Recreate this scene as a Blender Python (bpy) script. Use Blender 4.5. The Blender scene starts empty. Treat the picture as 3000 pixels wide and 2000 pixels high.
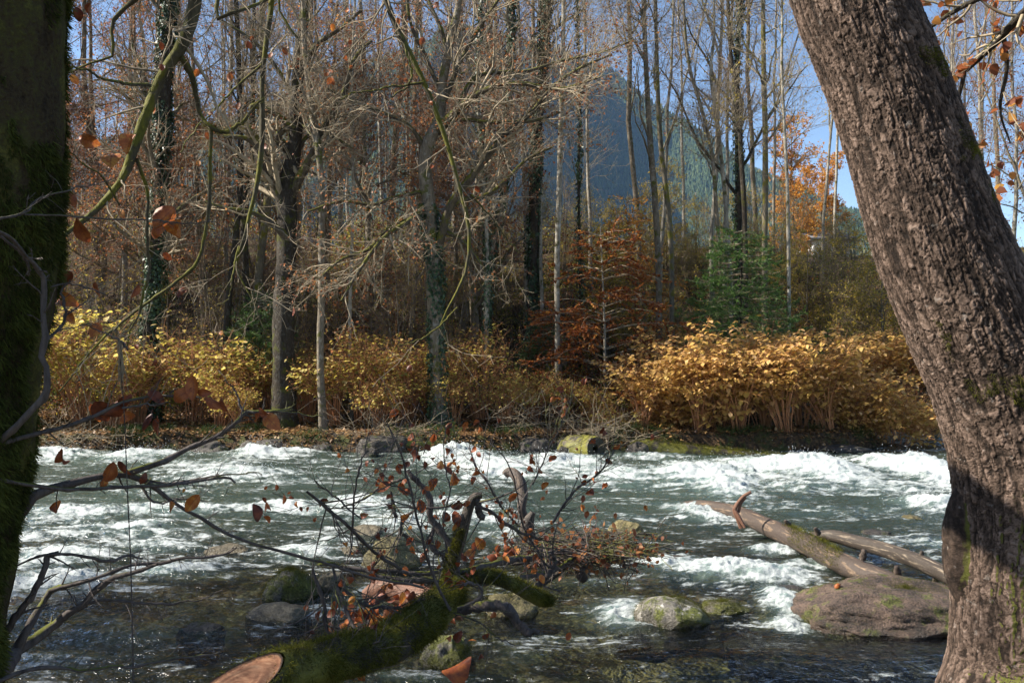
import bpy, math
import numpy as np
R = math.radians
# ------------------------------------------------------------------ camera, sky, sun, exposure
FPX = 28/36*3000                       # focal length in source pixels (3000 wide)
CAM = np.array([0.0, 0.0, 2.4])
sc = bpy.context.scene
cd = bpy.data.cameras.new("camera"); co = bpy.data.objects.new("camera", cd); sc.collection.objects.link(co)
cd.sensor_width = 36; cd.lens = 28; cd.clip_start = 0.05; cd.clip_end = 20000
co.location = CAM; co.rotation_euler = (R(90), 0, 0)
sc.camera = co
SUN_AZ, SUN_EL = 91.0, 40.0            # degrees left of the view direction (+Y), elevation
w = bpy.data.worlds.new("World"); sc.world = w; w.use_nodes = True
wn = w.node_tree; bg = wn.nodes["Background"]
sky = wn.nodes.new("ShaderNodeTexSky"); sky.sky_type = 'NISHITA'; sky.sun_disc = False
sky.sun_elevation = R(SUN_EL); sky.sun_rotation = R(-SUN_AZ)
sky.altitude = 900; sky.air_density = 1.0; sky.dust_density = 0.6; sky.ozone_density = 2.0
wn.links.new(sky.outputs[0], bg.inputs[0]); bg.inputs[1].default_value = 0.072
sl = bpy.data.lights.new("sun", 'SUN'); sl.energy = 5.0; sl.angle = R(0.5); sl.color = (1, .93, .82)
so = bpy.data.objects.new("sun", sl); sc.collection.objects.link(so)
from mathutils import Vector
SD = Vector((-math.sin(R(SUN_AZ))*math.cos(R(SUN_EL)), math.cos(R(SUN_AZ))*math.cos(R(SUN_EL)), math.sin(R(SUN_EL))))
so.rotation_euler = SD.to_track_quat('Z', 'Y').to_euler()
sc.view_settings.view_transform = 'Standard'; sc.view_settings.look = 'None'
sc.view_settings.exposure = 1.5; sc.view_settings.gamma = 1
sc.cycles.max_bounces = 5; sc.cycles.diffuse_bounces = 2; sc.cycles.glossy_bounces = 2
sc.cycles.transmission_bounces = 3; sc.cycles.transparent_max_bounces = 12; sc.cycles.volume_bounces = 0
sc.cycles.use_denoising = True
sc.cycles.sample_clamp_indirect = 4; sc.cycles.sample_clamp_direct = 14

# ------------------------------------------------------------------ helpers
def at(px, py, d):
    return np.array([(px-1500)/FPX*d, d, CAM[2]-(py-1000)/FPX*d])
def onz(px, py, z=0.0):
    return at(px, py, (CAM[2]-z)*FPX/(py-1000))

def _hash(ix, iy, iz, seed):
    h = (ix.astype(np.int64)*374761393 + iy.astype(np.int64)*668265263 + iz.astype(np.int64)*2147483647 + seed*974711) & 0xffffffff
    h = ((h ^ (h >> 13))*1274126177) & 0xffffffff
    h = h ^ (h >> 16)
    return (h & 0xffff)/65535.0
def vn(x, y, z=0.0, seed=0):
    x, y, z = np.broadcast_arrays(np.asarray(x, float), np.asarray(y, float), np.asarray(z, float))
    ix, iy, iz = np.floor(x), np.floor(y), np.floor(z)
    fx, fy, fz = x-ix, y-iy, z-iz
    fx = fx*fx*(3-2*fx); fy = fy*fy*(3-2*fy); fz = fz*fz*(3-2*fz)
    r = 0
    for a in (0, 1):
        for b in (0, 1):
            for c in (0, 1):
                r = r + _hash(ix+a, iy+b, iz+c, seed)*(fx if a else 1-fx)*(fy if b else 1-fy)*(fz if c else 1-fz)
    return r
def fbm(x, y, z=0.0, o=4, seed=0, g=.5):
    s = 0; a = 1; t = 0
    for i in range(o):
        s = s + a*vn(x*2**i+i*7.3, y*2**i-i*3.1, z*2**i+i*1.7, seed+i); t += a; a *= g
    return s/t                          # 0..1
def sst(a, b, x):
    t = np.clip((x-a)/(b-a), 0, 1); return t*t*(3-2*t)

class G:
    """collects numpy geometry, built as one mesh"""
    def __init__(s): s.V = []; s.F = {3: [], 4: []}; s.T = []; s.U = []; s.n = 0
    def add(s, V, F, tint=0.5, uv=None):
        V = np.asarray(V, float).reshape(-1, 3); F = np.asarray(F)
        s.V.append(V); s.F[F.shape[1]].append(F+s.n)
        s.T.append(np.broadcast_to(np.asarray(tint, float), (len(V),)))
        s.U.append(np.zeros((len(V), 2)) if uv is None else np.asarray(uv, float).reshape(-1, 2)); s.n += len(V)
    def more(s, F):                     # faces on the last added verts
        F = np.asarray(F); s.F[F.shape[1]].append(F+s.n-len(s.V[-1]))
    def xform(s, f):
        s.V = [f(v) for v in s.V]
def mesh_from(name, g, mat, smooth=True, origin=(0, 0, 0)):
    V = np.concatenate(g.V)-np.asarray(origin)
    f3 = np.concatenate(g.F[3]) if g.F[3] else np.zeros((0, 3), int)
    f4 = np.concatenate(g.F[4]) if g.F[4] else np.zeros((0, 4), int)
    me = bpy.data.meshes.new(name)
    me.vertices.add(len(V)); me.vertices.foreach_set("co", V.astype(np.float32).ravel())
    loops = np.concatenate([f3.ravel(), f4.ravel()]).astype(np.int32)
    me.loops.add(len(loops)); me.loops.foreach_set("vertex_index", loops)
    me.polygons.add(len(f3)+len(f4))
    st = np.concatenate([np.arange(len(f3))*3, len(f3)*3+np.arange(len(f4))*4]).astype(np.int32)
    me.polygons.foreach_set("loop_start", st)
    me.update(calc_edges=True)
    me.polygons.foreach_set("use_smooth", np.full(len(st), smooth, bool))
    a = me.attributes.new("tint", 'FLOAT', 'POINT'); a.data.foreach_set("value", np.concatenate(g.T).astype(np.float32))
    U = np.concatenate(g.U)
    if U.any():
        a = me.attributes.new("uvp", 'FLOAT_VECTOR', 'POINT')
        a.data.foreach_set("vector", np.c_[U, np.zeros(len(U))].astype(np.float32).ravel())
    me.materials.append(mat); me.validate(); return me
def link(name, me, parent=None, loc=(0, 0, 0)):
    o = bpy.data.objects.new(name, me); sc.collection.objects.link(o)
    if parent is not None: o.parent = parent
    else: o.location = loc
    return o
def part(name, g, mat, parent, smooth=True, origin=None, kind=None, label=None):
    og = parent.location if origin is None else origin
    o = link(name, mesh_from(name, g, mat, smooth, tuple(og)), parent)
    if kind: o["kind"] = kind
    if label: o["label"] = label
    return o
def tag(o, label, cat, group=None, kind=None):
    o["label"] = label
    if cat: o["category"] = cat
    if group: o["group"] = group
    if kind: o["kind"] = kind
    return o
def single(name, g, mat, label, cat, loc=(0, 0, 0), group=None, kind=None, smooth=True):
    o = link(name, mesh_from(name, g, mat, smooth, loc), None, tuple(loc))
    return tag(o, label, cat, group, kind)
def thing(name, label, cat, loc, group=None, kind=None):
    o = bpy.data.objects.new(name, None); sc.collection.objects.link(o); o.location = tuple(loc)
    o.empty_display_size = .2
    return tag(o, label, cat, group, kind)
def copy_thing(src, loc, rz=0, s=1, label=None, group=None, tilt=(0, 0)):
    c = src.copy(); sc.collection.objects.link(c); c.location = tuple(loc)
    c.rotation_euler = (tilt[0], tilt[1], rz); c.scale = (s, s, s)
    if label: c["label"] = label
    if group: c["group"] = group
    for ch in src.children:
        d = ch.copy(); sc.collection.objects.link(d); d.parent = c
        for gch in ch.children:
            e = gch.copy(); sc.collection.objects.link(e); e.parent = d
    return c

def norm(v): return v/np.maximum(np.linalg.norm(v, axis=-1, keepdims=True), 1e-9)
def tubes(g, P, Rr, s=5, tint=.5, cap=False, bump=None):
    """P (n,k,3), Rr (n,k)"""
    P = np.asarray(P, float); Rr = np.asarray(Rr, float)
    if P.ndim == 2: P = P[None]; Rr = Rr[None]
    n, k = P.shape[:2]
    T = norm(np.gradient(P, axis=1))
    ref = np.where(np.abs(T[:, 0, 2:3]) > .8, np.array([[1., 0, 0]]), np.array([[0, 0, 1.]]))
    N = np.zeros_like(P); a = norm(np.cross(ref, T[:, 0])); N[:, 0] = a
    for i in range(1, k):
        a = a-(a*T[:, i]).sum(-1, keepdims=True)*T[:, i]; a = norm(a); N[:, i] = a
    B = np.cross(T, N)
    th = np.arange(s)/s*2*np.pi
    rr = np.broadcast_to(Rr[:, :, None], (n, k, s))
    if bump is not None: rr = rr*bump
    V = P[:, :, None]+rr[..., None]*(np.cos(th)[None, None, :, None]*N[:, :, None]+np.sin(th)[None, None, :, None]*B[:, :, None])
    i = np.arange(n)[:, None, None]*k*s; j = np.arange(k-1)[None, :, None]*s; m = np.arange(s)[None, None, :]; m2 = (m+1) % s
    F = np.stack([i+j+m, i+j+m2, i+j+s+m2, i+j+s+m], -1).reshape(-1, 4)
    L = np.concatenate([np.zeros((n, 1)), np.cumsum(np.linalg.norm(np.diff(P, axis=1), axis=-1), 1)], 1)
    uv = np.stack([np.broadcast_to(th/(2*np.pi), (n, k, s)), np.broadcast_to(L[:, :, None], (n, k, s))], -1)
    t = np.broadcast_to(np.asarray(tint, float).reshape(-1, 1, 1) if np.ndim(tint) else np.full((1, 1, 1), tint), (n, k, s)).ravel()
    g.add(V, F, t, uv)
    if cap:
        for e in (0, k-1):
            base = np.arange(n)*k*s+e*s
            c = V[:, e].mean(1); o = g.n
            # fan with its own centre
            nn = len(g.V[-1])
            W = V[:, e].reshape(-1, 3)
            Vc = np.concatenate([W, c]); q = np.arange(n)[:, None]*s
            a1 = (q+np.arange(s)).ravel(); b1 = (q+(np.arange(s)+1) % s).ravel(); c1 = np.repeat(n*s+np.arange(n), s)
            g.add(Vc, np.stack([a1, b1, c1], -1) if e else np.stack([b1, a1, c1], -1), .5)
    return V
def spline(pts, k):
    """Catmull-Rom through pts (m, c) resampled to k rows"""
    p = np.asarray(pts, float); m = len(p)
    if m == 2: t = np.linspace(0, 1, k)[:, None]; return p[0]*(1-t)+p[1]*t
    q = np.vstack([2*p[0]-p[1], p, 2*p[-1]-p[-2]])
    d = np.r_[0, np.cumsum(np.linalg.norm(np.diff(p[:, :3], axis=0), axis=1)+1e-6)]; d /= d[-1]
    u = np.linspace(0, 1, k); i = np.clip(np.searchsorted(d, u, side='right')-1, 0, m-2)
    t = ((u-d[i])/(d[i+1]-d[i]))[:, None]
    a, b, c, e = q[i], q[i+1], q[i+2], q[i+3]
    return .5*((2*b)+(-a+c)*t+(2*a-5*b+4*c-e)*t**2+(-a+3*b-3*c+e)*t**3)
def pxline(pts, k, rad_px=True):
    """pts rows (px, py, depth, radius_px) -> world polyline and radii"""
    q = np.array([np.r_[at(a, b, d), r*d/FPX] for a, b, d, r in pts])
    s = spline(q, k); return s[:, :3], np.maximum(s[:, 3], .0008)
def grow(P, Rr, n, t0, t1, a0, a1, l0, l1, rr, k, wig, up, rmin, rng, fall=.5, bias=None, flat=1.0):
    N, K = P.shape[:2]
    L = np.linalg.norm(np.diff(P, axis=1), axis=-1).sum(1); pi = rng.choice(N, n, p=L/L.sum())
    t = rng.uniform(t0, t1, n); f = t*(K-1); i = np.minimum(f.astype(int), K-2); f = (f-i)[:, None]
    p0 = P[pi, i]*(1-f)+P[pi, i+1]*f; T = norm(P[pi, i+1]-P[pi, i])
    r = (Rr[pi, i]*(1-f[:, 0])+Rr[pi, i+1]*f[:, 0])
    q = rng.normal(size=(n, 3))
    if bias is not None: q = q+np.asarray(bias)
    q[:, 2] *= flat
    q = norm(q-(q*T).sum(-1, keepdims=True)*T)
    a = np.radians(rng.uniform(a0, a1, n))[:, None]
    d = norm(T*np.cos(a)+q*np.sin(a))
    ln = rng.uniform(l0, l1, n)*(1-fall*(t-t0)/(t1-t0+1e-6)); st = (ln/(k-1))[:, None]
    C = np.zeros((n, k, 3)); C[:, 0] = p0
    for j in range(1, k):
        d = norm(d+rng.normal(size=(n, 3))*wig+np.array([0, 0, up])); C[:, j] = C[:, j-1]+d*st
    r0 = np.clip(r*rr, rmin, None)*rng.uniform(.7, 1, n)
    RC = np.maximum(r0[:, None]*np.linspace(1, .3, k)[None], rmin*.7)
    return C, RC
LEAF_S = (np.array([[0, 0, 0], [.34, .45, .07], [0, 1, -.03], [-.34, .45, .07]]), np.array([[0, 1, 2, 3]]))
LEAF_M = (np.array([[0, 0, 0], [0, .5, -.02], [0, 1.05, -.12], [.36, .16, .06], [.36, .58, .04], [-.36, .16, .06], [-.36, .58, .04]]),
          np.array([[0, 3, 4, 1], [0, 1, 6, 5]]), np.array([[1, 4, 2], [1, 2, 6]]))
def leaves(g, P, size, rng, tmpl=LEAF_S, D=None, Nn=None, tint=None, jit=.5, tilt=None):
    n = len(P)
    D = rng.normal(size=(n, 3)) if D is None else D+rng.normal(size=(n, 3))*jit
    D = norm(D)
    U = rng.normal(size=(n, 3)) if Nn is None else Nn+rng.normal(size=(n, 3))*jit
    S = norm(np.cross(D, U)); U = np.cross(S, D)
    sz = np.asarray(size)*rng.uniform(.7, 1.25, n)
    v = tmpl[0]
    V = P[:, None]+sz[:, None, None]*(v[None, :, 0:1]*S[:, None]+v[None, :, 1:2]*D[:, None]+v[None, :, 2:3]*U[:, None])
    o = (np.arange(n)*len(v))[:, None, None]
    tt = np.repeat(rng.uniform(0, 1, n) if tint is None else tint, len(v))
    g.add(V, (tmpl[1][None]+o).reshape(-1, tmpl[1].shape[1]), tt)
    for f in tmpl[2:]: g.more((f[None]+o).reshape(-1, f.shape[1]))
def along(P, n, rng, t0=0, t1=1):
    N, K = P.shape[:2]; pi = rng.integers(0, N, n); f = rng.uniform(t0, t1, n)*(K-1); i = np.minimum(f.astype(int), K-2); f = (f-i)[:, None]
    return P[pi, i]*(1-f)+P[pi, i+1]*f, norm(P[pi, i+1]-P[pi, i])

# ------------------------------------------------------------------ materials
def nmat(name):
    m = bpy.data.materials.new(name); m.use_nodes = True
    nt = m.node_tree; nt.nodes.clear(); out = nt.nodes.new("ShaderNodeOutputMaterial")
    return m, nt, out
def nd(nt, t, **kw):
    n = nt.nodes.new(t)
    for k_, v in kw.items():
        if k_ in n.inputs and not hasattr(n, k_): n.inputs[k_].default_value = v
        else: setattr(n, k_, v)
    return n
def ramp(nt, stops, fac=None, interp='LINEAR'):
    r = nt.nodes.new("ShaderNodeValToRGB"); e = r.color_ramp.elements; r.color_ramp.interpolation = interp
    while len(e) < len(stops): e.new(.5)
    for x, (p, c) in zip(e, stops): x.position = p; x.color = (*c, 1) if len(c) == 3 else c
    if fac is not None: nt.links.new(fac, r.inputs[0])
    return r.outputs[0]
def noise(nt, scale, detail=4, rough=.55, vec=None, dist=0):
    n = nd(nt, "ShaderNodeTexNoise"); n.inputs["Scale"].default_value = scale; n.inputs["Detail"].default_value = detail
    n.inputs["Roughness"].default_value = rough; n.inputs["Distortion"].default_value = dist
    if vec is not None: nt.links.new(vec, n.inputs["Vector"])
    return n.outputs["Fac"]
def geo(nt, o="Position"): return nd(nt, "ShaderNodeNewGeometry").outputs[o]
def attr(nt, name, o="Fac"):
    a = nd(nt, "ShaderNodeAttribute"); a.attribute_name = name; return a.outputs[o]
def math_(nt, op, a, b=None, clamp=False):
    n = nd(nt, "ShaderNodeMath", operation=op, use_clamp=clamp)
    for i, x in enumerate((a, b)):
        if x is None: continue
        if isinstance(x, (int, float)): n.inputs[i].default_value = x
        else: nt.links.new(x, n.inputs[i])
    return n.outputs[0]
def mixc(nt, f, a, b, blend='MIX'):
    n = nd(nt, "ShaderNodeMix", data_type='RGBA', blend_type=blend)
    for s, x in ((0, f), (6, a), (7, b)):
        if isinstance(x, (int, float)): n.inputs[s].default_value = x
        elif isinstance(x, tuple): n.inputs[s].default_value = (*x, 1)
        else: nt.links.new(x, n.inputs[s])
    return n.outputs[2]
def scalev(nt, vec, s):
    n = nd(nt, "ShaderNodeVectorMath", operation='MULTIPLY'); nt.links.new(vec, n.inputs[0]); n.inputs[1].default_value = s; return n.outputs[0]
def bumpn(nt, h, strength, dist, nrm=None):
    b = nd(nt, "ShaderNodeBump"); b.inputs["Strength"].default_value = strength; b.inputs["Distance"].default_value = dist
    nt.links.new(h, b.inputs["Height"])
    if nrm is not None: nt.links.new(nrm, b.inputs["Normal"])
    return b.outputs[0]
def princ(nt, out, col, rough=.8, nrm=None, spec=.3):
    p = nd(nt, "ShaderNodeBsdfPrincipled"); p.inputs["Specular IOR Level"].default_value = spec
    if isinstance(rough, (int, float)): p.inputs["Roughness"].default_value = rough
    else: nt.links.new(rough, p.inputs["Roughness"])
    if isinstance(col, tuple): p.inputs["Base Color"].default_value = (*col, 1)
    else: nt.links.new(col, p.inputs["Base Color"])
    if nrm is not None: nt.links.new(nrm, p.inputs["Normal"])
    if out is not None: nt.links.new(p.outputs[0], out.inputs[0])
    return p.outputs[0]
def leaf_mat(name, stops, trans=.45, rough=.55, spec=.35):
    m, nt, out = nmat(name)
    c = ramp(nt, stops, attr(nt, "tint"))
    n = noise(nt, 25, 2); c2 = mixc(nt, math_(nt, 'MULTIPLY', n, .6), c, tuple(np.array(stops[0][1])*.5))
    p = princ(nt, None, c2, rough, spec=spec)
    tr = nd(nt, "ShaderNodeBsdfTranslucent"); nt.links.new(c, tr.inputs[0])
    mx = nd(nt, "ShaderNodeMixShader"); mx.inputs[0].default_value = trans
    nt.links.new(p, mx.inputs[1]); nt.links.new(tr.outputs[0], mx.inputs[2]); nt.links.new(mx.outputs[0], out.inputs[0])
    return m
def bark_mat(name, dark, light, moss=0.0, mosscol=(.14, .15, .02), scale=6, lichen=0.0, bumpd=.02, rough=.85, spec=.25):
    m, nt, out = nmat(name)
    tc = nd(nt, "ShaderNodeTexCoord").outputs["Object"]
    v = scalev(nt, tc, (1, 1, .25))
    n1 = noise(nt, scale, 5, .65, v); n2 = noise(nt, scale*5, 4, .6, v)
    c = ramp(nt, [(.3, dark), (.62, light)], mixc(nt, .45, n1, n2))
    if lichen:
        n3 = noise(nt, 9, 4, .6, tc)
        c = mixc(nt, math_(nt, 'MULTIPLY', ramp(nt, [(.55, (0, 0, 0)), (.62, (1, 1, 1))], n3), lichen), c, (.5, .5, .45))
    if moss:
        n4 = noise(nt, 3.5, 5, .65, tc)
        sep = nd(nt, "ShaderNodeSeparateXYZ"); nt.links.new(geo(nt, "Normal"), sep.inputs[0])
        f = math_(nt, 'ADD', n4, math_(nt, 'MULTIPLY', sep.outputs[2], .22))
        mc = mixc(nt, noise(nt, 30, 3, .6, tc), mosscol, tuple(np.array(mosscol)*.3))
        c = mixc(nt, ramp(nt, [(.72-.5*moss, (0, 0, 0)), (.8-.5*moss, (1, 1, 1))], f), c, mc)
    princ(nt, out, c, rough, bumpn(nt, n2, .9, bumpd), spec)
    return m
M = {}
M['bark_grey'] = bark_mat("bark_grey", (.035, .027, .018), (.21, .17, .12), .33, (.12, .12, .02), scale=7, lichen=.2)
M['bark_pale'] = bark_mat("bark_pale", (.045, .037, .027), (.34, .3, .235), .33, (.11, .1, .022), scale=7, lichen=.4)
M['bark_dark'] = bark_mat("bark_dark", (.009, .007, .005), (.055, .043, .03), .34, (.09, .09, .018), scale=9, lichen=.06, bumpd=.05, rough=.8, spec=.2)
M['bark_mossy'] = bark_mat("bark_mossy", (.04, .034, .025), (.2, .17, .12), .42, (.2, .18, .025), scale=8)
M['twig'] = bark_mat("twig_bark", (.08, .058, .036), (.38, .31, .21), 0, scale=5, bumpd=.002)
M['twig_far'] = bark_mat('twig_bark_brown', (.06, .038, .026), (.3, .215, .15), 0, scale=5, bumpd=.002)
M['leaf_brown'] = leaf_mat("leaf_brown", [(0, (.13, .04, .018)), (.5, (.32, .11, .04)), (1, (.42, .2, .07))])
M['leaf_rust'] = leaf_mat("leaf_rust", [(0, (.18, .05, .02)), (.5, (.38, .12, .04)), (.8, (.55, .22, .05)), (1, (.6, .32, .07))], .5)
M['leaf_yellow'] = leaf_mat("leaf_yellow", [(0, (.2, .19, .03)), (.4, (.42, .33, .04)), (.8, (.6, .42, .06)), (1, (.68, .5, .14))], .5)
M['leaf_olive'] = leaf_mat("leaf_olive", [(0, (.06, .08, .015)), (.5, (.2, .2, .03)), (1, (.42, .37, .07))], .5)
M['leaf_orange'] = leaf_mat("leaf_orange", [(0, (.4, .15, .02)), (.5, (.65, .28, .04)), (1, (.7, .42, .08))], .5)
M['leaf_knot'] = leaf_mat("leaf_knotweed", [(0, (.42, .3, .06)), (.35, (.66, .42, .11)), (.7, (.8, .48, .17)), (1, (.85, .55, .28))], .45, .6)
M['leaf_knot_green'] = leaf_mat('leaf_knotweed_olive', [(0, (.14, .15, .03)), (.4, (.42, .36, .07)), (.75, (.68, .53, .11)), (1, (.76, .56, .24))], .5, .6)
M['leaf_knot_dry'] = leaf_mat("leaf_knotweed_dry", [(0, (.25, .1, .03)), (.5, (.5, .22, .06)), (1, (.65, .38, .13))], .35, .6)
M['ivy'] = leaf_mat("leaf_ivy", [(0, (.015, .035, .012)), (.7, (.04, .085, .03)), (1, (.12, .17, .07))], .1, .5, .45)
M['needles'] = leaf_mat("needles", [(0, (.03, .08, .02)), (.6, (.11, .22, .04)), (1, (.22, .36, .07))], .15, .5)
M['green'] = leaf_mat("leaf_green", [(0, (.03, .07, .015)), (.5, (.08, .14, .03)), (1, (.25, .28, .06))], .4)
M['knot_stem'] = bark_mat("knotweed_stem", (.16, .06, .025), (.5, .24, .11), 0, scale=4, bumpd=.002)

# ------------------------------------------------------------------ terrain
def isl(x, y):      # islet with the knotweed clumps on the right
    e = ((x-5.0)/4.1)**2+((y-18.0-.06*(x-5))/.75)**2
    return np.clip(1-e, -1, 1)
def bank_y(x): return 17.15+4.0*sst(1.6, 3.2, x)+.35*np.sin(x*.9+1)*.6
def ground_z(x, y):
    x = np.asarray(x, float); y = np.asarray(y, float)
    b = bank_y(x); d = y-b
    z = -.6+.95*sst(-.35, .3, d)+.035*np.clip(d, 0, 6)
    top = 6.6+.25*np.sin(x*.3)
    z = z+(top-.6)*sst(3.6, 15.5, d)
    z = z+.25*(fbm(x*.5, y*.5, 0, 3, 5)-.5)*sst(0, 2, d)+.16*(fbm(x*2.2, y*2.2, 0, 3, 9)-.5)*sst(-.2, .3, d)
    z = np.maximum(z, -.6+1.0*sst(-.1, .55, isl(x, y))+.16*(fbm(x*2.2, y*2.2, 0, 3, 9)-.5))
    return z
def grid_mesh(name, xs, ys, zf, mat):
    X, Y = np.meshgrid(xs, ys); Z = zf(X, Y)
    g = G(); nx, ny = len(xs), len(ys)
    i = (np.arange(ny-1)[:, None]*nx+np.arange(nx-1)[None]).ravel()
    g.add(np.stack([X, Y, Z], -1), np.stack([i, i+1, i+nx+1, i+nx], -1))
    return mesh_from(name, g, mat)
m, nt, out = nmat("forest_floor")
pos = geo(nt)
n1 = noise(nt, .9, 5, .6, pos); n2 = noise(nt, 14, 4, .7, pos); n3 = noise(nt, 3, 4, .6, pos)
c = ramp(nt, [(.35, (.012, .009, .006)), (.5, (.05, .03, .014)), (.62, (.12, .07, .03))], n2)
mo = ramp(nt, [(.5, (0, 0, 0)), (.6, (1, 1, 1))], n3)
c = mixc(nt, math_(nt, 'MULTIPLY', mo, .6), c, (.05, .065, .012))
princ(nt, out, c, .9, bumpn(nt, n2, 1, .05))
M['floor'] = m
ys = np.concatenate([np.arange(15.5, 34, .16), 34*1.06**np.arange(1, 66)])
xs = np.concatenate([-36*1.09**np.arange(36, 0, -1), np.arange(-36, 36, .22), 36*1.09**np.arange(1, 36)])
o = link("far_bank_ground", grid_mesh("far_bank_ground", xs, ys, lambda x, y: np.where(y > 60, np.maximum(6.6-.04*(y-60), -4), ground_z(x, y)), M['floor']))
tag(o, "leaf covered far bank rising in a wooded slope", None, kind='structure')

# near bank under the camera and off to the left, river bed
def near_edge(x): return 2.35+.25*np.sin(x*1.3)+4.6*sst(-4.2, -7.2, x)+.5*sst(1.2, 2.6, x)
def near_z(x, y):
    d = near_edge(x)-y
    return -.7+1.75*sst(-.5, 1.0, d)+.15*(fbm(x*1.5, y*1.5, 0, 3, 3)-.5)
o = link("near_bank_ground", grid_mesh("near_bank_ground", np.arange(-30, 20, .2), np.arange(-12, 8, .12), near_z, M['floor']))
tag(o, "earth of the near bank below the frame", None, kind='structure')

m, nt, out = nmat("river_bed")
pos = geo(nt)
vo = nd(nt, "ShaderNodeTexVoronoi"); vo.inputs["Scale"].default_value = 3.4
wv = nd(nt, "ShaderNodeVectorMath", operation='ADD'); nz = nd(nt, "ShaderNodeTexNoise"); nz.inputs["Scale"].default_value = 2.5
nt.links.new(pos, nz.inputs["Vector"]); nt.links.new(scalev(nt, nz.outputs["Color"], (.5, .5, .5)), wv.inputs[0]); nt.links.new(pos, wv.inputs[1])
nt.links.new(wv.outputs[0], vo.inputs["Vector"])
sepc = nd(nt, "ShaderNodeSeparateColor"); nt.links.new(vo.outputs["Color"], sepc.inputs[0])
c = ramp(nt, [(0, (.09, .065, .03)), (.3, (.24, .19, .07)), (.55, (.15, .15, .06)), (.8, (.42, .34, .17)), (.93, (.42, .22, .12)), (1, (.55, .5, .34))], sepc.outputs[0])
c = mixc(nt, ramp(nt, [(0, (0, 0, 0)), (.28, (1, 1, 1))], vo.outputs["Distance"]), c, mixc(nt, .5, c, (.05, .04, .02)))
c = mixc(nt, math_(nt, 'MULTIPLY', noise(nt, 9, 5, .7, pos), .9), c, (.03, .028, .012))
princ(nt, out, c, .8, bumpn(nt, noise(nt, 6, 5, .6, pos), 1, .06))
M['bed'] = m
def bed_z(x, y):
    deep = sst(8.5, 11.5, y)
    return -.2-.6*deep+.22*(fbm(x*1.1, y*1.1, 0, 4, 12)-.5)+.1*(fbm(x*4, y*4, 0, 2, 15)-.5)
o = link("river_bed", grid_mesh("river_bed", np.arange(-26, 24, .1), np.arange(1, 24, .1), bed_z, M['bed']))
tag(o, "brown and ochre stones of the river bed", None, kind='structure')

# ------------------------------------------------------------------ water
BL = []       # foam patches: world x, y, rx, ry, strength, crest height
def foam(px, py, rx, rpy, s, hgt=0.0):
    c = onz(px, py); d = c[1]
    BL.append((c[0], d, rx/FPX*d, rpy*d*d/(FPX*CAM[2]), s, hgt))
# (px, py, half width px, half height px, strength, crest)
for a in [(160, 1345, 150, 22, .9, .16), (420, 1345, 120, 20, .8, .14), (620, 1365, 200, 18, .5, .08), (790, 1335, 130, 16, .9, .17),
          (700, 1395, 220, 22, .75, .12), (1000, 1360, 260, 16, .35, .04), (1130, 1385, 180, 10, .25, 0),
          (1350, 1345, 130, 26, 1.0, .22), (1480, 1380, 150, 35, 1.0, .1), (1650, 1360, 150, 26, .9, .12), (1780, 1395, 150, 28, .8, .05),
          (1900, 1340, 160, 12, .6, .05), (2050, 1400, 160, 45, 1.0, .1), (2250, 1380, 170, 34, .9, .12), (2420, 1385, 130, 40, 1.05, .2),
          (2340, 1430, 240, 25, .6, .04), (2660, 1375, 120, 36, 1.1, .24), (2780, 1410, 110, 40, 1.0, .08), (2560, 1430, 160, 25, .6, 0),
          (2120, 1440, 100, 28, .9, .03), (2740, 1485, 110, 22, .9, .1), (2500, 1500, 160, 16, .4, 0), (2050, 1500, 80, 25, .8, .03),
          (2280, 1480, 150, 10, .35, 0), (150, 1430, 100, 12, .4, 0), (500, 1440, 200, 12, .4, 0), (850, 1415, 80, 8, .5, .03),
          (200, 1510, 190, 28, .7, .04), (500, 1500, 260, 22, .65, .03), (850, 1495, 200, 22, .75, .04), (1050, 1485, 150, 30, .85, .07),
          (1180, 1530, 130, 35, .8, 0), (350, 1560, 320, 28, .6, 0), (420, 1545, 90, 14, .9, .05), (150, 1640, 190, 40, .8, .05),
          (430, 1600, 200, 25, .6, 0), (180, 1700, 180, 30, .95, .06), (520, 1670, 170, 22, .75, .04), (700, 1640, 160, 12, .35, 0),
          (900, 1620, 110, 26, .7, .03), (960, 1590, 80, 20, .6, .02), (1400, 1500, 130, 45, .75, .02), (1480, 1560, 90, 30, .6, 0),
          (1330, 1470, 90, 20, .6, .03), (1250, 1610, 110, 25, .35, 0), (1700, 1430, 120, 10, .4, 0), (1850, 1520, 130, 14, .35, 0),
          (1750, 1545, 90, 14, .4, 0), (2090, 1520, 90, 18, .8, .04), (2260, 1620, 80, 16, .7, .03), (1960, 1650, 120, 22, .8, .06),
          (2120, 1680, 170, 30, .9, .08), (2260, 1700, 140, 22, .9, .05), (2380, 1670, 110, 18, .7, .03), (2300, 1770, 70, 45, .85, .02),
          (2310, 1830, 70, 25, .8, 0), (1810, 1800, 70, 34, .9, .02), (2620, 1590, 150, 14, .5, 0), (2600, 1640, 120, 14, .6, 0),
          (2720, 1600, 90, 30, .6, 0), (80, 1830, 120, 60, .35, .03), (420, 1860, 300, 40, .25, .05), (250, 1920, 260, 40, .22, .03),
          (1230, 1980, 170, 14, .35, 0), (1560, 1900, 60, 50, .2, 0), (1120, 1740, 90, 30, .6, 0), (960, 1790, 60, 30, .45, 0),
          (2600, 1290, 140, 12, .9, .08), (2760, 1295, 120, 14, .8, .08), (2300, 1290, 160, 8, .5, .03), (1750, 1290, 130, 6, .6, .03),
          (1120, 1330, 120, 6, .3, 0), (1750, 1700, 110, 14, .3, 0), (1650, 1860, 120, 10, .25, 0)]:
    foam(*a)
NX, NY = 1250, 780
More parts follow.
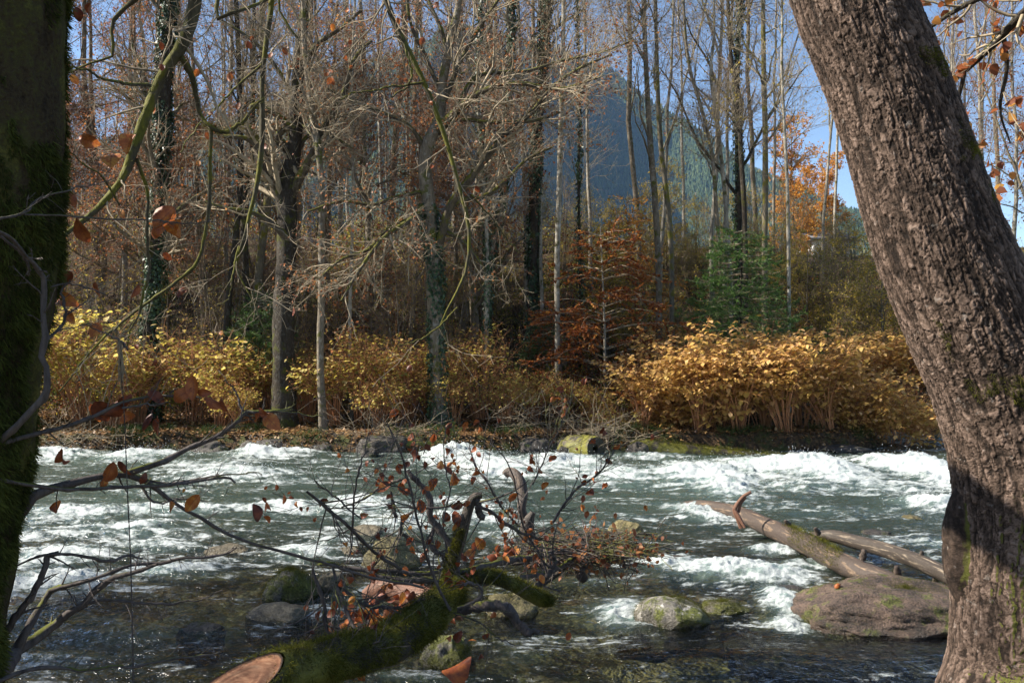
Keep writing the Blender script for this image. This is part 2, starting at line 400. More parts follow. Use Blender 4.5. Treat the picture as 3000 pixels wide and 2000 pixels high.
yy = 2.6*(24.5/2.6)**(np.arange(NY)/(NY-1)); ss = np.linspace(-.92, .92, NX)
Y = np.repeat(yy[:, None], NX, 1); X = ss[None]*(Y+.6)
wx = X+.5*(fbm(X*.6, Y*.6, 0, 2, 31)-.5); wy = Y+.35*(fbm(X*.6, Y*.9, 3, 2, 33)-.5)
S = np.zeros_like(X); Hc = np.zeros_like(X)
for bx, by, rx, ry, s, hh in BL:
    e = ((wx-bx)/rx)**2+((wy-by)/ry)**2
    S = np.maximum(S, s*np.exp(-e*.8)); Hc += hh*1.25*np.exp(-(((wx-bx)/(rx*.8))**2+((wy-by)/(ry*.55))**2))
turb = np.clip(S*1.15, 0, 1)
far = sst(6, 12, Y)
st1 = fbm(wx*1.6, wy*5.5, 0, 5, 41, .62)
st2 = 1-np.abs(2*fbm(wx*2.6+wy*1.0, wy*5, 1, 4, 43, .6)-1)
st3 = 1-np.abs(2*fbm(wx*6, wy*11, 2, 4, 45, .62)-1)
base = .17*sst(7, 9, Y)
st4 = fbm(wx*9+wy*2, wy*26, 4, 4, 49, .65)
fo = .80*np.maximum(S, base)+.95*(st1-.5)+.5*(st2-.66)+.45*(st3-.68)+.9*(st4-.5)
FO = sst(.2, .92, fo)
Zw = Hc*.72*(.3+1.3*fbm(wx*2.6, wy*4.5, 5, 3, 47))
Zw += (.05+.17*turb)*(.4+.6*far)*(1-np.abs(2*fbm(wx*1.1+.5*wy, wy*3.0, 7, 4, 51)-1)-.6)
Zw += (.014+.11*turb)*(1-np.abs(2*fbm(wx*4, wy*9, 9, 4, 53, .6)-1)-.6)
Zw += .03*turb*(.3+FO)*(fbm(X*16, Y*22, 0, 3, 57)-.45)
Zw += .010*np.sin(wx*3+6*fbm(wx, wy, 2, 2, 61)+wy*2)*(1-far)
Zw += .1*np.exp(-(((X-2.2)/2.2)**2+((Y-5.9)/.35)**2))
g = G()
i = (np.arange(NY-1)[:, None]*NX+np.arange(NX-1)[None]).ravel()
g.add(np.stack([X, Y, Zw], -1), np.stack([i, i+1, i+NX+1, i+NX], -1), FO.ravel(),
      np.stack([sst(8, 11.5, Y)*(.75+.5*(fbm(X*.5, Y*.5, 1, 2, 71)-.5)), turb], -1).reshape(-1, 2)+1e-4)
m, nt, out = nmat("river_water")
pos = geo(nt); fo_ = attr(nt, "tint"); sx = nd(nt, "ShaderNodeSeparateXYZ"); nt.links.new(attr(nt, "uvp", "Vector"), sx.inputs[0])
v = scalev(nt, pos, (1, 1.7, 1))
h1 = noise(nt, 4.5, 4, .6, v, .8); h2 = noise(nt, 15, 3, .5, v, .5)
hs = math_(nt, 'ADD', h1, math_(nt, 'MULTIPLY', h2, .35))
nrm = bumpn(nt, hs, .8, .085)
gl = nd(nt, "ShaderNodeBsdfGlossy"); gl.inputs["Roughness"].default_value = .12; gl.inputs[0].default_value = (1, 1, 1, 1); nt.links.new(nrm, gl.inputs["Normal"])
tr = nd(nt, "ShaderNodeBsdfTransparent"); tr.inputs[0].default_value = (.78, .84, .72, 1)
df = nd(nt, "ShaderNodeBsdfDiffuse"); nt.links.new(mixc(nt, math_(nt, 'POWER', sx.outputs[1], 2.5), (.04, .06, .048), (.2, .28, .26)), df.inputs[0])
mxd = nd(nt, "ShaderNodeMixShader"); nt.links.new(math_(nt, 'MAXIMUM', sx.outputs[0], math_(nt, 'MULTIPLY', sx.outputs[1], .8)), mxd.inputs[0]); nt.links.new(tr.outputs[0], mxd.inputs[1]); nt.links.new(df.outputs[0], mxd.inputs[2])
fr = nd(nt, "ShaderNodeFresnel"); fr.inputs[0].default_value = 1.33; nt.links.new(nrm, fr.inputs[1])
mxw = nd(nt, "ShaderNodeMixShader"); nt.links.new(fr.outputs[0], mxw.inputs[0]); nt.links.new(mxd.outputs[0], mxw.inputs[1]); nt.links.new(gl.outputs[0], mxw.inputs[2])
# foam: broken up by fine noise, stretched along the flow
vf = scalev(nt, pos, (1, 2.2, 1.5))
nf = noise(nt, 13, 6, .72, vf, .8); nf2 = noise(nt, 45, 4, .7, vf)
ff = math_(nt, 'ADD', math_(nt, 'MULTIPLY', fo_, 1.15), math_(nt, 'MULTIPLY', math_(nt, 'SUBTRACT', mixc(nt, .35, nf, nf2), .5), 2.6))
ff = ramp(nt, [(.22, (0, 0, 0)), (.6, (.4, .4, .4)), (1.1, (1, 1, 1))], ff)
fm = princ(nt, None, (.5, .54, .525), .45, bumpn(nt, mixc(nt, .4, nf, nf2), 1, .05), .5)
mxf = nd(nt, "ShaderNodeMixShader"); nt.links.new(ff, mxf.inputs[0]); nt.links.new(mxw.outputs[0], mxf.inputs[1]); nt.links.new(fm, mxf.inputs[2])
nt.links.new(mxf.outputs[0], out.inputs[0])
M['water'] = m
o = link("river_water", mesh_from("river_water", g, m)); tag(o, "fast white foaming river water", None, kind='structure')
def water_z(x, y):
    j = int(np.clip(np.log(y/2.6)/np.log(24.5/2.6)*(NY-1), 0, NY-1)); i_ = int(np.clip((x/(y+.6)+.92)/1.84*(NX-1), 0, NX-1)); return Zw[j, i_]
# spray drops thrown up from the crests
rng = np.random.default_rng(91); g = G()
oc = np.array([[1, 0, 0], [-1, 0, 0], [0, 1, 0], [0, -1, 0], [0, 0, 1], [0, 0, -1]], float)
of = np.array([[0, 2, 4], [2, 1, 4], [1, 3, 4], [3, 0, 4], [2, 0, 5], [1, 2, 5], [3, 1, 5], [0, 3, 5]])
C = []
for bx, by, rx, ry, s, hh in BL:
    if hh >= .1:
        n = int(350*rx); p = np.c_[bx+rng.normal(0, rx*.6, n), by+rng.normal(0, ry*.5, n), np.zeros(n)]
        p[:, 2] = [water_z(a, b) for a, b in p[:, :2]]; p[:, 2] += rng.exponential(.06, n); C.append(p)
C = np.concatenate(C); rr_ = rng.uniform(.002, .007, len(C))
g.add(C[:, None]+oc[None]*rr_[:, None, None], (of[None]+(np.arange(len(C))*6)[:, None, None]).reshape(-1, 3))
m, nt, out = nmat("spray"); princ(nt, out, (.8, .83, .85), .2, spec=.5)
o = link("spray_drops", mesh_from("spray_drops", g, m)); tag(o, "white spray drops over the wave crests", None, kind='stuff')

# ------------------------------------------------------------------ mountain and its conifers
def skyl(a):   # skyline height in source px for azimuth column a
    xs_ = [-2500, -900, 150, 480, 800, 1050, 1330, 1560, 1760, 1960, 2140, 2330, 2560, 2900, 3600, 5000]
    ys_ = [700, 620, 430, 400, 320, 190, 100, 140, 200, 330, 440, 550, 640, 760, 800, 860]
    return np.interp(a, xs_, ys_)
def dist0(a):
    return np.interp(a, [-2500, 150, 900, 1250, 1720, 1800, 2100, 2560, 3600, 5000], [900, 900, 760, 820, 1240, 1270, 1130, 900, 780, 780])
A = np.linspace(-2400, 4900, 620); Tt = np.linspace(0, 1, 90)
AA, TT = np.meshgrid(A, Tt)
top = 2.4+(1000-skyl(AA))/FPX*(dist0(AA)+650)
Dm = dist0(AA+160*(fbm(AA*.004, TT*4, 0, 3, 74)-.5)*2)+650*TT+140*(fbm(AA*.006, TT*3, 2, 4, 75)-.5)
Xm = (AA-1500)/FPX*Dm
Zm = -5+(top+5)*(TT**.93)+(75*(fbm(Xm*.007, Dm*.004, 0, 4, 77)-.5)+8*(fbm(Xm*.03, Dm*.03, 0, 3, 79)-.5))*np.sin(np.clip(TT, 0, 1)*np.pi*.9+.1)
g = G(); na = len(A); i = (np.arange(len(Tt)-1)[:, None]*na+np.arange(na-1)[None]).ravel()
Xe, De, Ze = Xm.copy(), Dm.copy(), Zm.copy()
g.add(np.stack([Xe, De, Ze], -1), np.stack([i, i+1, i+na+1, i+na], -1))
m, nt, out = nmat("mountain_ground"); princ(nt, out, ramp(nt, [(.4, (.03, .035, .018)), (.6, (.09, .08, .04))], noise(nt, .05, 5, .6, geo(nt))), .95)
o = link("mountain", mesh_from("mountain", g, m)); tag(o, "steep wooded mountain behind the river wood", None, kind='structure')
rng = np.random.default_rng(5); n = 110000
fa = rng.uniform(100, 3300, n); ft = rng.uniform(0.0, 1, n)**.9
ia = (fa-A[0])/(A[1]-A[0]); ja = ft*(len(Tt)-1); i0 = ia.astype(int); j0 = np.minimum(ja.astype(int), len(Tt)-2); u = ia-i0; v_ = ja-j0
def bil(Q): return (Q[j0, i0]*(1-u)+Q[j0, i0+1]*u)*(1-v_)+(Q[j0+1, i0]*(1-u)+Q[j0+1, i0+1]*u)*v_
base = np.stack([bil(Xm), bil(Dm), bil(Zm)], -1)
hh = rng.uniform(7, 15, n)*(.8+.4*vn(base[:, 0]*.02, base[:, 1]*.02)); wd = hh*rng.uniform(.2, .32, n)
g = G(); s = 6; Vs = []; 
larch = vn(base[:, 0]*.008, base[:, 1]*.008, 0, 8)*.7+rng.uniform(0, .5, n)+.22*sst(1700, 2300, fa)
tt = np.where(larch > .98, rng.uniform(.58, .9, n), rng.uniform(0, .55, n))
for (z0, z1, wf) in ((.08, .5, 1.0), (.32, .78, .72), (.6, 1.0, .42)):
    th = np.arange(s)/s*2*np.pi
    jr = rng.uniform(.6, 1.25, (n, s)); ang = th[None]+rng.uniform(0, 6, n)[:, None]
    ring = np.stack([np.cos(ang)*jr*(wd*wf)[:, None], np.sin(ang)*jr*(wd*wf)[:, None], (hh*z0)[:, None]+rng.uniform(-.04, .04, (n, s))*hh[:, None]], -1)
    tip = np.stack([np.zeros(n), np.zeros(n), hh*z1], -1)[:, None]
    Vv = np.concatenate([ring, tip], 1)+base[:, None]
    k_ = np.arange(s); F_ = np.stack([k_, (k_+1) % s, np.full(s, s)], -1)
    g.add(Vv, (F_[None]+(np.arange(n)*(s+1))[:, None, None]).reshape(-1, 3), np.repeat(tt, s+1))
m, nt, out = nmat("far_conifers")
princ(nt, out, ramp(nt, [(0, (.02, .045, .018)), (.5, (.06, .085, .025)), (.62, (.1, .1, .028)), (1, (.27, .2, .06))], attr(nt, "tint")), .9)
o = link("distant_forest", mesh_from("distant_forest", g, m, smooth=False)); tag(o, "far-off dark spruces and golden larches covering the mountain", None, kind='stuff')

# ------------------------------------------------------------------ the air between here and the mountain
bm = bpy.data.meshes.new("haze"); X0, X1, Y0, Y1, Z0, Z1 = -2600, 3400, -120, 2800, -7, 760
bm.from_pydata([(x, y, z) for z in (Z0, Z1) for y in (Y0, Y1) for x in (X0, X1)], [], [(0, 1, 3, 2)[::-1], (4, 5, 7, 6), (0, 1, 5, 4), (3, 2, 6, 7), (2, 0, 4, 6), (1, 3, 7, 5)])
m, nt, out = nmat("haze"); pv = nd(nt, "ShaderNodeVolumePrincipled"); pv.inputs["Color"].default_value = (.34, .58, 1, 1); pv.inputs["Density"].default_value = .000065; pv.inputs["Anisotropy"].default_value = .1
nt.links.new(pv.outputs[0], out.inputs["Volume"]); bm.materials.append(m); o = link("haze", bm); tag(o, "thin blue air in front of the mountain", None, kind='stuff')
# ------------------------------------------------------------------ tree prototypes (kept outside the view as the first of their kind is moved into place)
def trunk_line(h, k, rng, lean=.03, wig=.012):
    z = np.linspace(0, h, k); x = np.cumsum(rng.normal(0, wig*h/k*3, k))+z*rng.normal(0, lean); y = np.cumsum(rng.normal(0, wig*h/k*3, k))+z*rng.normal(0, lean)
    return np.stack([x-x[0], y-y[0], z], -1)
def branches(P, Rr, rng, n1, n2, n3, n4, t0=.3, l1=(2, 5), a1=(25, 60), up=.05, wig=.14, bias=None, sc_=1.0, rm=.004):
    """four vectorised levels on trunk polylines P (n,k,3) -> limb geometry, twig geometry, list of twig arrays"""
    gl, gt = G(), G()
    B1, R1 = grow(P, Rr, n1, t0, .98, a1[0], a1[1], l1[0], l1[1], .55, 10, wig, up, .012, rng, bias=bias)
    tubes(gl, B1, R1, 6)
    B2, R2 = grow(B1, R1, n2, .15, 1, 25, 60, .9*sc_, 2.2*sc_, .6, 7, wig*1.1, up*.8, rm*1.6, rng)
    tubes(gt, B2, R2, 4)
    B3, R3 = grow(B2, R2, n3, .1, 1, 25, 65, .4*sc_, 1.1*sc_, .6, 5, wig*1.2, up*.6, rm, rng)
    tubes(gt, B3, R3, 3)
    B4, R4 = grow(B3, R3, n4, .1, 1, 25, 70, .15*sc_, .5*sc_, .6, 4, wig, up*.6, rm*.8, rng)
    tubes(gt, B4, R4, 3)
    return gl, gt, (B1, B2, B3, B4)
def make_tree(name, label, seed, h, r0, bark, leafm, nleaf, ns, lsize=.07, t0=.3, l1=(2, 5), a1=(25, 60), up=.05, lean=.03, ivy=0, fork=0, wig=.14, trunks=1, sc_=1, lt=(0, 1)):
    rng = np.random.default_rng(seed)
    t = thing(name, label, "tree", (0, -60, 0))
    P = []; Rr = []
    for q in range(trunks):
        p = trunk_line(h*rng.uniform(.8, 1) if q else h, 16, rng, lean+(.1 if trunks > 1 else 0))
        r = r0*(1-.75*np.linspace(0, 1, 16))*(1+.35*np.exp(-p[:, 2]*2.2)); P.append(p+np.array([rng.normal(0, .15), rng.normal(0, .15), 0])*(q > 0)); Rr.append(r)
    for q in range(fork):
        f = rng.integers(6, 10); a = rng.uniform(0, 6.28); k = 16
        d = np.array([math.cos(a)*.3, math.sin(a)*.3, 1]); zz = np.linspace(0, h-P[0][f, 2], k)[:, None]
        p = P[0][f]+d*zz*np.array([1, 1, .95])+np.cumsum(rng.normal(0, .04, (k, 3)), 0)*np.array([1, 1, 0]); P.append(p); Rr.append(np.linspace(Rr[0][f]*.75, .02, k))
    P = np.array(P); Rr = np.array(Rr)
    g = G(); tubes(g, P, Rr, 9, bump=1+.08*rng.normal(size=(len(P), 16, 9)))
    O = (0, 0, 0)
    tr = part("trunk", g, M[bark], t, origin=O)
    gl, gt, B = branches(P, Rr, rng, *ns, t0=t0, l1=l1, a1=a1, up=up, wig=wig, sc_=sc_)
    part("limbs", gl, M[bark], t, origin=O); part("twigs", gt, M['twig_far'], t, origin=O)
    if nleaf:
        g = G(); p, d = along(np.concatenate([B[3]]), nleaf, rng, lt[0], lt[1])
        leaves(g, p, lsize, rng, D=d*.6+np.array([0, 0, -.5]), jit=.6)
        part("leaves", g, M[leafm], t, origin=O)
    if ivy:
        part("ivy", ivy_geo(P[0], Rr[0], ivy, rng, h*.62), M['ivy'], t, origin=O)
    return t
def ivy_geo(P, Rr, n, rng, hmax=None, thick=.13):
    g = G(); k = len(P); f = rng.uniform(0, 1, n*2)
    u = f*(k-1); i = np.minimum(u.astype(int), k-2); u = u-i
    c = P[i]*(1-u[:, None])+P[i+1]*u[:, None]; r = Rr[i]
    a = rng.uniform(0, 2*np.pi, len(f)); dens = fbm(np.cos(a)*1.2+5, np.sin(a)*1.2+5, c[:, 2]*.8, 3, 3)
    keep = dens+rng.normal(0, .05, len(f)) > .45
    if hmax is not None: keep &= c[:, 2]-P[0, 2] < hmax
    c, r, a, dens = c[keep][:n], r[keep][:n], a[keep][:n], dens[keep][:n]
    dr = np.stack([np.cos(a), np.sin(a), np.zeros(len(a))], -1)
    p = c+dr*(r+thick*(dens-.35)*rng.uniform(.3, 2.2, len(a)))[:, None]
    leaves(g, p, .085, rng, LEAF_S, D=np.array([0, 0, -1.])+dr*.3, Nn=dr, jit=.45)
    return g
PT = {}
# ns = counts of limbs, branches, branchlets, twigs
PT['ash'] = make_tree("slim_tree", "", 1, 22, .12, 'bark_grey', 'leaf_brown', 900, (16, 110, 700, 2600), t0=.35, l1=(2, 5), a1=(20, 45), up=.07)
PT['ash2'] = make_tree("slim_tree", "", 2, 20, .1, 'bark_pale', 'leaf_yellow', 500, (14, 100, 650, 2400), t0=.35, l1=(2, 4.5), a1=(20, 45), up=.07, fork=1)
PT['pale'] = make_tree("pale_tree", "", 3, 19, .095, 'bark_pale', 'leaf_brown', 300, (12, 80, 480, 1700), t0=.4, l1=(1.5, 4), a1=(20, 40), up=.08, lean=.02)
PT['pale2'] = make_tree("pale_tree", "", 4, 18, .08, 'bark_pale', 'leaf_olive', 400, (12, 80, 480, 1700), t0=.4, l1=(1.5, 4), a1=(20, 40), up=.08, fork=1, lean=.03)
PT['ivytree'] = make_tree("ivy_tree", "", 5, 20, .15, 'bark_dark', 'leaf_brown', 700, (18, 120, 800, 2800), t0=.3, l1=(2, 5), up=.05, ivy=4200)
PT['beech'] = make_tree("beech_tree", "", 6, 14, .15, 'bark_grey', 'leaf_brown', 7000, (26, 220, 1500, 5200), t0=.12, l1=(2, 5), a1=(40, 75), up=.03, lsize=.075)
PT['beech2'] = make_tree("beech_tree", "", 7, 12, .12, 'bark_grey', 'leaf_rust', 5000, (26, 220, 1400, 4800), t0=.1, l1=(1.5, 4.5), a1=(40, 80), up=.02, lsize=.075, fork=1)
PT['thicket'] = make_tree("young_tree", "", 8, 8, .05, 'bark_grey', 'leaf_yellow', 1800, (34, 260, 1300, 4000), t0=.08, l1=(1, 3), a1=(20, 60), up=.06, trunks=4, sc_=.8)
PT['thicket2'] = make_tree("young_tree", "", 9, 7, .045, 'bark_grey', 'leaf_olive', 4500, (34, 260, 1300, 4000), t0=.08, l1=(1, 2.6), a1=(25, 65), up=.04, trunks=4, sc_=.8, lsize=.08)
PT['yellow'] = make_tree("yellow_tree", "", 10, 9, .09, 'bark_grey', 'leaf_yellow', 9000, (26, 200, 1100, 3600), t0=.1, l1=(1.5, 3.5), a1=(30, 70), up=.05, lsize=.09, sc_=.9)
PT['orange'] = make_tree("orange_tree", "", 11, 12, .14, 'bark_grey', 'leaf_orange', 16000, (26, 220, 1200, 4200), t0=.1, l1=(2, 4.5), a1=(30, 70), up=.05, lsize=.14)
used = set()
ZN = ["far left", "left", "left of centre", "centre", "right of centre", "right", "far right"]
def place(kind, px, d, s=1.0, label=None, group=None, rz=None, seed=0, dz=-.1):
    """stand a copy on the far ground in the column px at depth d"""
    x = (px-1500)/FPX*d; z = float(ground_z(x, d)) if d < 60 else 6.6-.04*(d-60)
    rg = np.random.default_rng(int(abs(px*7+d*13))+seed)
    rz = rg.uniform(0, 6.28) if rz is None else rz
    loc = (x, d, z+dz)
    if kind not in used:
        used.add(kind); o = PT[kind]; o.location = loc; o.rotation_euler = (0, 0, rz); o.scale = (s, s, s)
        o["label"] = label
        if group: o["group"] = group
        return o
    return copy_thing(PT[kind], loc, rz, s, label, group)
DESC = dict(ash="slim grey-barked bare tree", ash2="forked slim tree with a few yellow leaves", pale="pale-barked straight bare tree", pale2="forked pale-barked thin tree",
            ivytree="dark trunk wrapped in ivy", beech="beech with dense brown leaves and fine twigs", beech2="beech with rust-red leaves", thicket="many-stemmed young tree with sparse yellow leaves",
            thicket2="many-stemmed young tree with olive leaves", yellow="small tree with bright yellow leaves", orange="rounded tree full of orange leaves")
GRP = dict(ash="bare slim trees in the far wood", ash2="bare slim trees in the far wood", pale="pale trees in the far wood", pale2="pale trees in the far wood", ivytree="ivy-clad trees in the far wood",
           beech="beeches in the far wood", beech2="beeches in the far wood", thicket="young trees in the undergrowth", thicket2="young trees in the undergrowth", yellow="yellow trees on the slope", orange=None)
LAY = []
rg = np.random.default_rng(21)
# left and centre wood, several rows up the slope and beyond
for px in np.arange(-60, 1500, 115): LAY.append((['beech', 'beech2', 'thicket', 'beech'][rg.integers(4)], px+rg.normal(0, 30), rg.uniform(22, 27), rg.uniform(.75, 1.05)))
for px in np.arange(-100, 1620, 110): LAY.append((['ash', 'ash2', 'pale', 'pale2', 'ash', 'beech'][rg.integers(6)], px+rg.normal(0, 35), rg.uniform(25, 34), rg.uniform(.8, 1.1)))
for px in np.arange(-150, 1640, 115): LAY.append((['beech', 'ash', 'pale', 'beech2', 'ash2'][rg.integers(5)], px+rg.normal(0, 30), rg.uniform(34, 52), rg.uniform(.85, 1.15)))
for px in np.arange(-150, 1300, 120): LAY.append((['beech', 'beech', 'ash2', 'pale2'][rg.integers(4)], px+rg.normal(0, 30), rg.uniform(52, 85), rg.uniform(.95, 1.25)))
# right: clean slim trunks in front of sky and mountain
for px, d, s, k in [(1735, 31, .9, 'pale'), (1890, 27, 1.0, 'ash'), (1930, 29, 1.0, 'pale2'), (2005, 38, .9, 'pale'), (2085, 29, 1.0, 'ash2'), (2120, 30, .95, 'pale'),
                    (2165, 27, 1.05, 'ivytree'), (2215, 33, .95, 'ash'), (2265, 34, .9, 'pale2'), (2405, 32, .85, 'pale2'), (2440, 44, 1, 'pale'), (2560, 36, .9, 'ash2'),
                    (2620, 48, 1, 'pale'), (1560, 36, 1, 'ash'), (1480, 33, .95, 'pale'), (2760, 24, .8, 'pale'), (2830, 27, .9, 'pale2'), (2890, 31, .95, 'ash2'), (2960, 25, .85, 'pale'),
                    (3020, 30, 1, 'ash'), (3100, 24, .9, 'beech2'), (2930, 40, 1, 'beech'), (2800, 45, 1, 'beech2'), (3060, 42, 1.1, 'beech'), (2860, 60, 1.2, 'beech'), (3200, 34, 1, 'ash2'),
                    (1420, 30, .9, 'ivytree'), (1330, 34, 1.0, 'ash2')]:
    LAY.append((k, px, d, s))
# slope undergrowth
for px in np.arange(1300, 2900, 120): LAY.append((['thicket2', 'thicket', 'yellow'][rg.integers(3)], px+rg.normal(0, 25), rg.uniform(24.5, 29), rg.uniform(.42, .62)))
for px in np.arange(1600, 2400, 100): LAY.append((['yellow', 'thicket2'][rg.integers(2)], px+rg.normal(0, 20), rg.uniform(30.5, 33), rg.uniform(.3, .4)))
for px in np.arange(-200, 1500, 170): LAY.append((['thicket2', 'thicket', 'thicket'][rg.integers(3)], px+rg.normal(0, 25), rg.uniform(20.8, 23), rg.uniform(.5, .75)))
for px, d, s in [(2500, 26, .62), (2590, 23.5, .6), (2680, 24.5, .66), (2740, 22.8, .55), (2420, 28, .6), (2790, 26, .7)]: LAY.append(('yellow' if px % 20 else 'thicket2', px, d, s))
for px in np.arange(1900, 2800, 62): LAY.append((['yellow', 'thicket2', 'thicket'][rg.integers(3)], px+rg.normal(0, 18), rg.uniform(31, 34), rg.uniform(.3, .55)))
for px in np.arange(170, 1600, 118): LAY.append((['pale', 'pale2', 'ash'][rg.integers(3)], px+rg.normal(0, 30), rg.uniform(22, 29), rg.uniform(.7, .95)))
LAY.append(('orange', 2330, 62, 1.0)); LAY.append(('orange', 2400, 66, .9))
LAY.sort(key=lambda q: (q[1]-1500))
cnt = {}
for k, px, d, s in LAY: cnt[k] = cnt.get(k, 0)+1
ORD = ["first", "second", "third", "fourth", "fifth", "sixth", "seventh", "eighth", "ninth", "tenth", "eleventh", "twelfth", "thirteenth", "fourteenth", "fifteenth", "sixteenth", "seventeenth", "eighteenth", "nineteenth", "twentieth"]
def ordn(i): return ORD[i] if i < 20 else ("twenty-"+ORD[i-20] if i < 29 else ("thirtieth" if i == 29 else "thirty-"+ORD[i-30]))
LAY = [((dict(beech='ash', beech2='ash2').get(k, k) if d > 30 else k), px, d, s*(.72 if px < 680 and d > 33 else 1)) for k, px, d, s in LAY]
idx = {}
for k, px, d, s in LAY:
    q = idx.get(k, 0); idx[k] = q+1
    place(k, px, d, s, f"{DESC[k]}, {ordn(q)} of its kind from the left", GRP[k])
# ------------------------------------------------------------------ far bank: hero trees
def hero(name, label, cat, pts, bark, r_sides=12, k=40, knots=.06, seed=0):
    """trunk through pixel waypoints (px, py, depth, radius px)"""
    rng = np.random.default_rng(seed)
    b0 = at(*pts[0][:3]); gz_ = float(ground_z(b0[0], b0[1]))-.1
    if b0[2] > gz_+.05: pts = [(pts[0][0], 1000+(CAM[2]-gz_)/b0[1]*FPX, pts[0][2], pts[0][3])]+list(pts)
    P, Q = pxline(pts, k); o = P[0].copy()
    t = thing(name, label, cat, o)
    g = G(); b = 1+knots*rng.normal(size=(1, k, r_sides)); b[:, 1:] = (b[:, 1:]+b[:, :-1])/2
    Q = Q*.88*(1+.35*np.exp(-np.linalg.norm(P-P[0], axis=1)*3.2))
    tubes(g, P, Q, r_sides, bump=b)
    part("trunk", g, M[bark], t)
    return t, P, Q, rng
def limbs(t, rng, lines, bark, k=18, knots=.1, sides=7, nm="limb", sep=True):
    Ps, Rs = [], []
    for pts in lines:
        P, Q = pxline(pts, k); Ps.append(P); Rs.append(Q)
        g = G(); tubes(g, P, Q, sides, bump=1+knots*rng.normal(size=(1, k, sides)))
        part(nm, g, M[bark], t)
    return np.array(Ps), np.array(Rs)
def twigs(t, P, Rr, rng, n2, n3, n4, s=1.0, up=.03, leafm=None, nl=0, ls=.07, rm=.004, a=(25, 65), t0=.1, flat=1, tw='twig', drop=.5):
    gt = G()
    B2, R2 = grow(P, Rr, n2, t0, 1, a[0], a[1], .8*s, 2.2*s, .6, 8, .15, up, rm*1.6, rng, flat=flat); tubes(gt, B2, R2, 4)
    B3, R3 = grow(B2, R2, n3, .1, 1, 25, 65, .35*s, 1.0*s, .6, 6, .16, up*.6, rm, rng, flat=flat); tubes(gt, B3, R3, 3)
    B4, R4 = grow(B3, R3, n4, .1, 1, 25, 70, .12*s, .45*s, .6, 4, .15, up*.6, rm*.8, rng, flat=flat); tubes(gt, B4, R4, 3)
    part("twigs", gt, M[tw], t)
    if nl:
        g = G(); p, d = along(B4, nl, rng); leaves(g, p, ls, rng, D=d*.6+np.array([0, 0, -drop]), jit=.6); part("leaves", g, M[leafm], t)
    return B2, B3, B4
M['bark_limb'] = bark_mat('limb_bark', (.018, .014, .01), (.11, .088, .06), .42, (.15, .14, .02), scale=10)
# 1 ivy tree at the left
t, P, Q, rg = hero("ivy_tree", "left tree whose whole trunk is wrapped in shiny dark ivy", "tree", [(445, 1190, 20, 26), (440, 1000, 20, 25), (450, 800, 20, 24), (470, 560, 20, 22), (480, 300, 20, 20), (497, 0, 20, 18), (510, -200, 20, 14)], 'bark_dark', seed=11)
part("ivy", ivy_geo(P, Q, 9000, rg, None, .2), M['ivy'], t)
gl, gt, B = branches(P[None], Q[None], rg, 18, 110, 700, 2400, t0=.3, l1=(1.2, 3)); part("limbs", gl, M['bark_grey'], t); part("twigs", gt, M['twig'], t)
g = G(); p, d = along(B[3], 900, rg); leaves(g, p, .07, rg, D=d); part("leaves", g, M['leaf_brown'], t)
# 2 dark scarred tree
t, P, Q, rg = hero("scarred_tree", "thick dark trunk with pale patches, broken stubs and a mossy foot at the water edge", "tree",
    [(832, 1262, 18.6, 40), (832, 1100, 18.6, 38), (832, 900, 18.6, 34), (838, 760, 18.6, 31), (842, 640, 18.6, 31), (840, 560, 18.6, 32), (862, 430, 18.6, 24), (868, 300, 18.6, 21), (878, 150, 18.6, 18), (896, 0, 18.6, 16), (905, -200, 18.6, 12)], 'bark_dark', 14, 60, .07, 12)
LP, LR = limbs(t, rg, [[(838, 620, 18.6, 20), (805, 540, 18.5, 17), (770, 470, 18.4, 17), (755, 425, 18.3, 15), (720, 405, 18.2, 8), (655, 400, 18, 5)],
    [(765, 440, 18.4, 13), (735, 385, 18.4, 12), (722, 372, 18.4, 9)], [(850, 570, 18.6, 15), (905, 470, 18.4, 11), (950, 370, 18.3, 8), (1000, 290, 18.2, 7), (1040, 170, 18, 6), (1090, 120, 18, 4)],
    [(845, 440, 18.6, 14), (815, 405, 18.4, 12), (830, 380, 18.3, 8)], [(862, 380, 18.5, 10), (800, 330, 18.4, 9), (745, 310, 18.3, 9), (735, 320, 18.3, 8)],
    [(845, 700, 18.5, 14), (790, 650, 18.2, 9), (730, 620, 18, 7), (660, 610, 17.8, 5), (600, 590, 17.7, 3)], [(855, 480, 18.6, 8), (900, 400, 18.7, 6), (960, 395, 18.8, 5), (1040, 440, 18.9, 3)],
    [(870, 250, 18.6, 8), (920, 140, 18.4, 7), (990, 90, 18.2, 5), (1060, 30, 18, 4)], [(866, 300, 18.6, 8), (810, 200, 18.5, 6), (740, 120, 18.4, 5), (650, 60, 18.3, 3)]], 'bark_limb')
twigs(t, LP, LR, rg, 60, 380, 1500, 1.0, leafm='leaf_brown', nl=600, rm=.003)
# 3 slender trunk beside it
t, P, Q, rg = hero("slender_tree", "thin grey trunk just right of the thick dark scarred trunk", "tree", [(948, 1266, 18.2, 13), (938, 1060, 18.2, 12), (942, 850, 18.2, 11.5), (942, 560, 18.2, 11), (930, 420, 18.2, 11), (905, 250, 18.2, 10), (890, 100, 18.2, 9), (893, -150, 18.2, 7)], 'bark_grey', seed=13)
gl, gt, B = branches(P[None], Q[None], rg, 12, 70, 400, 1300, t0=.45, l1=(1, 3)); part("limbs", gl, M['bark_grey'], t); part("twigs", gt, M['twig'], t)
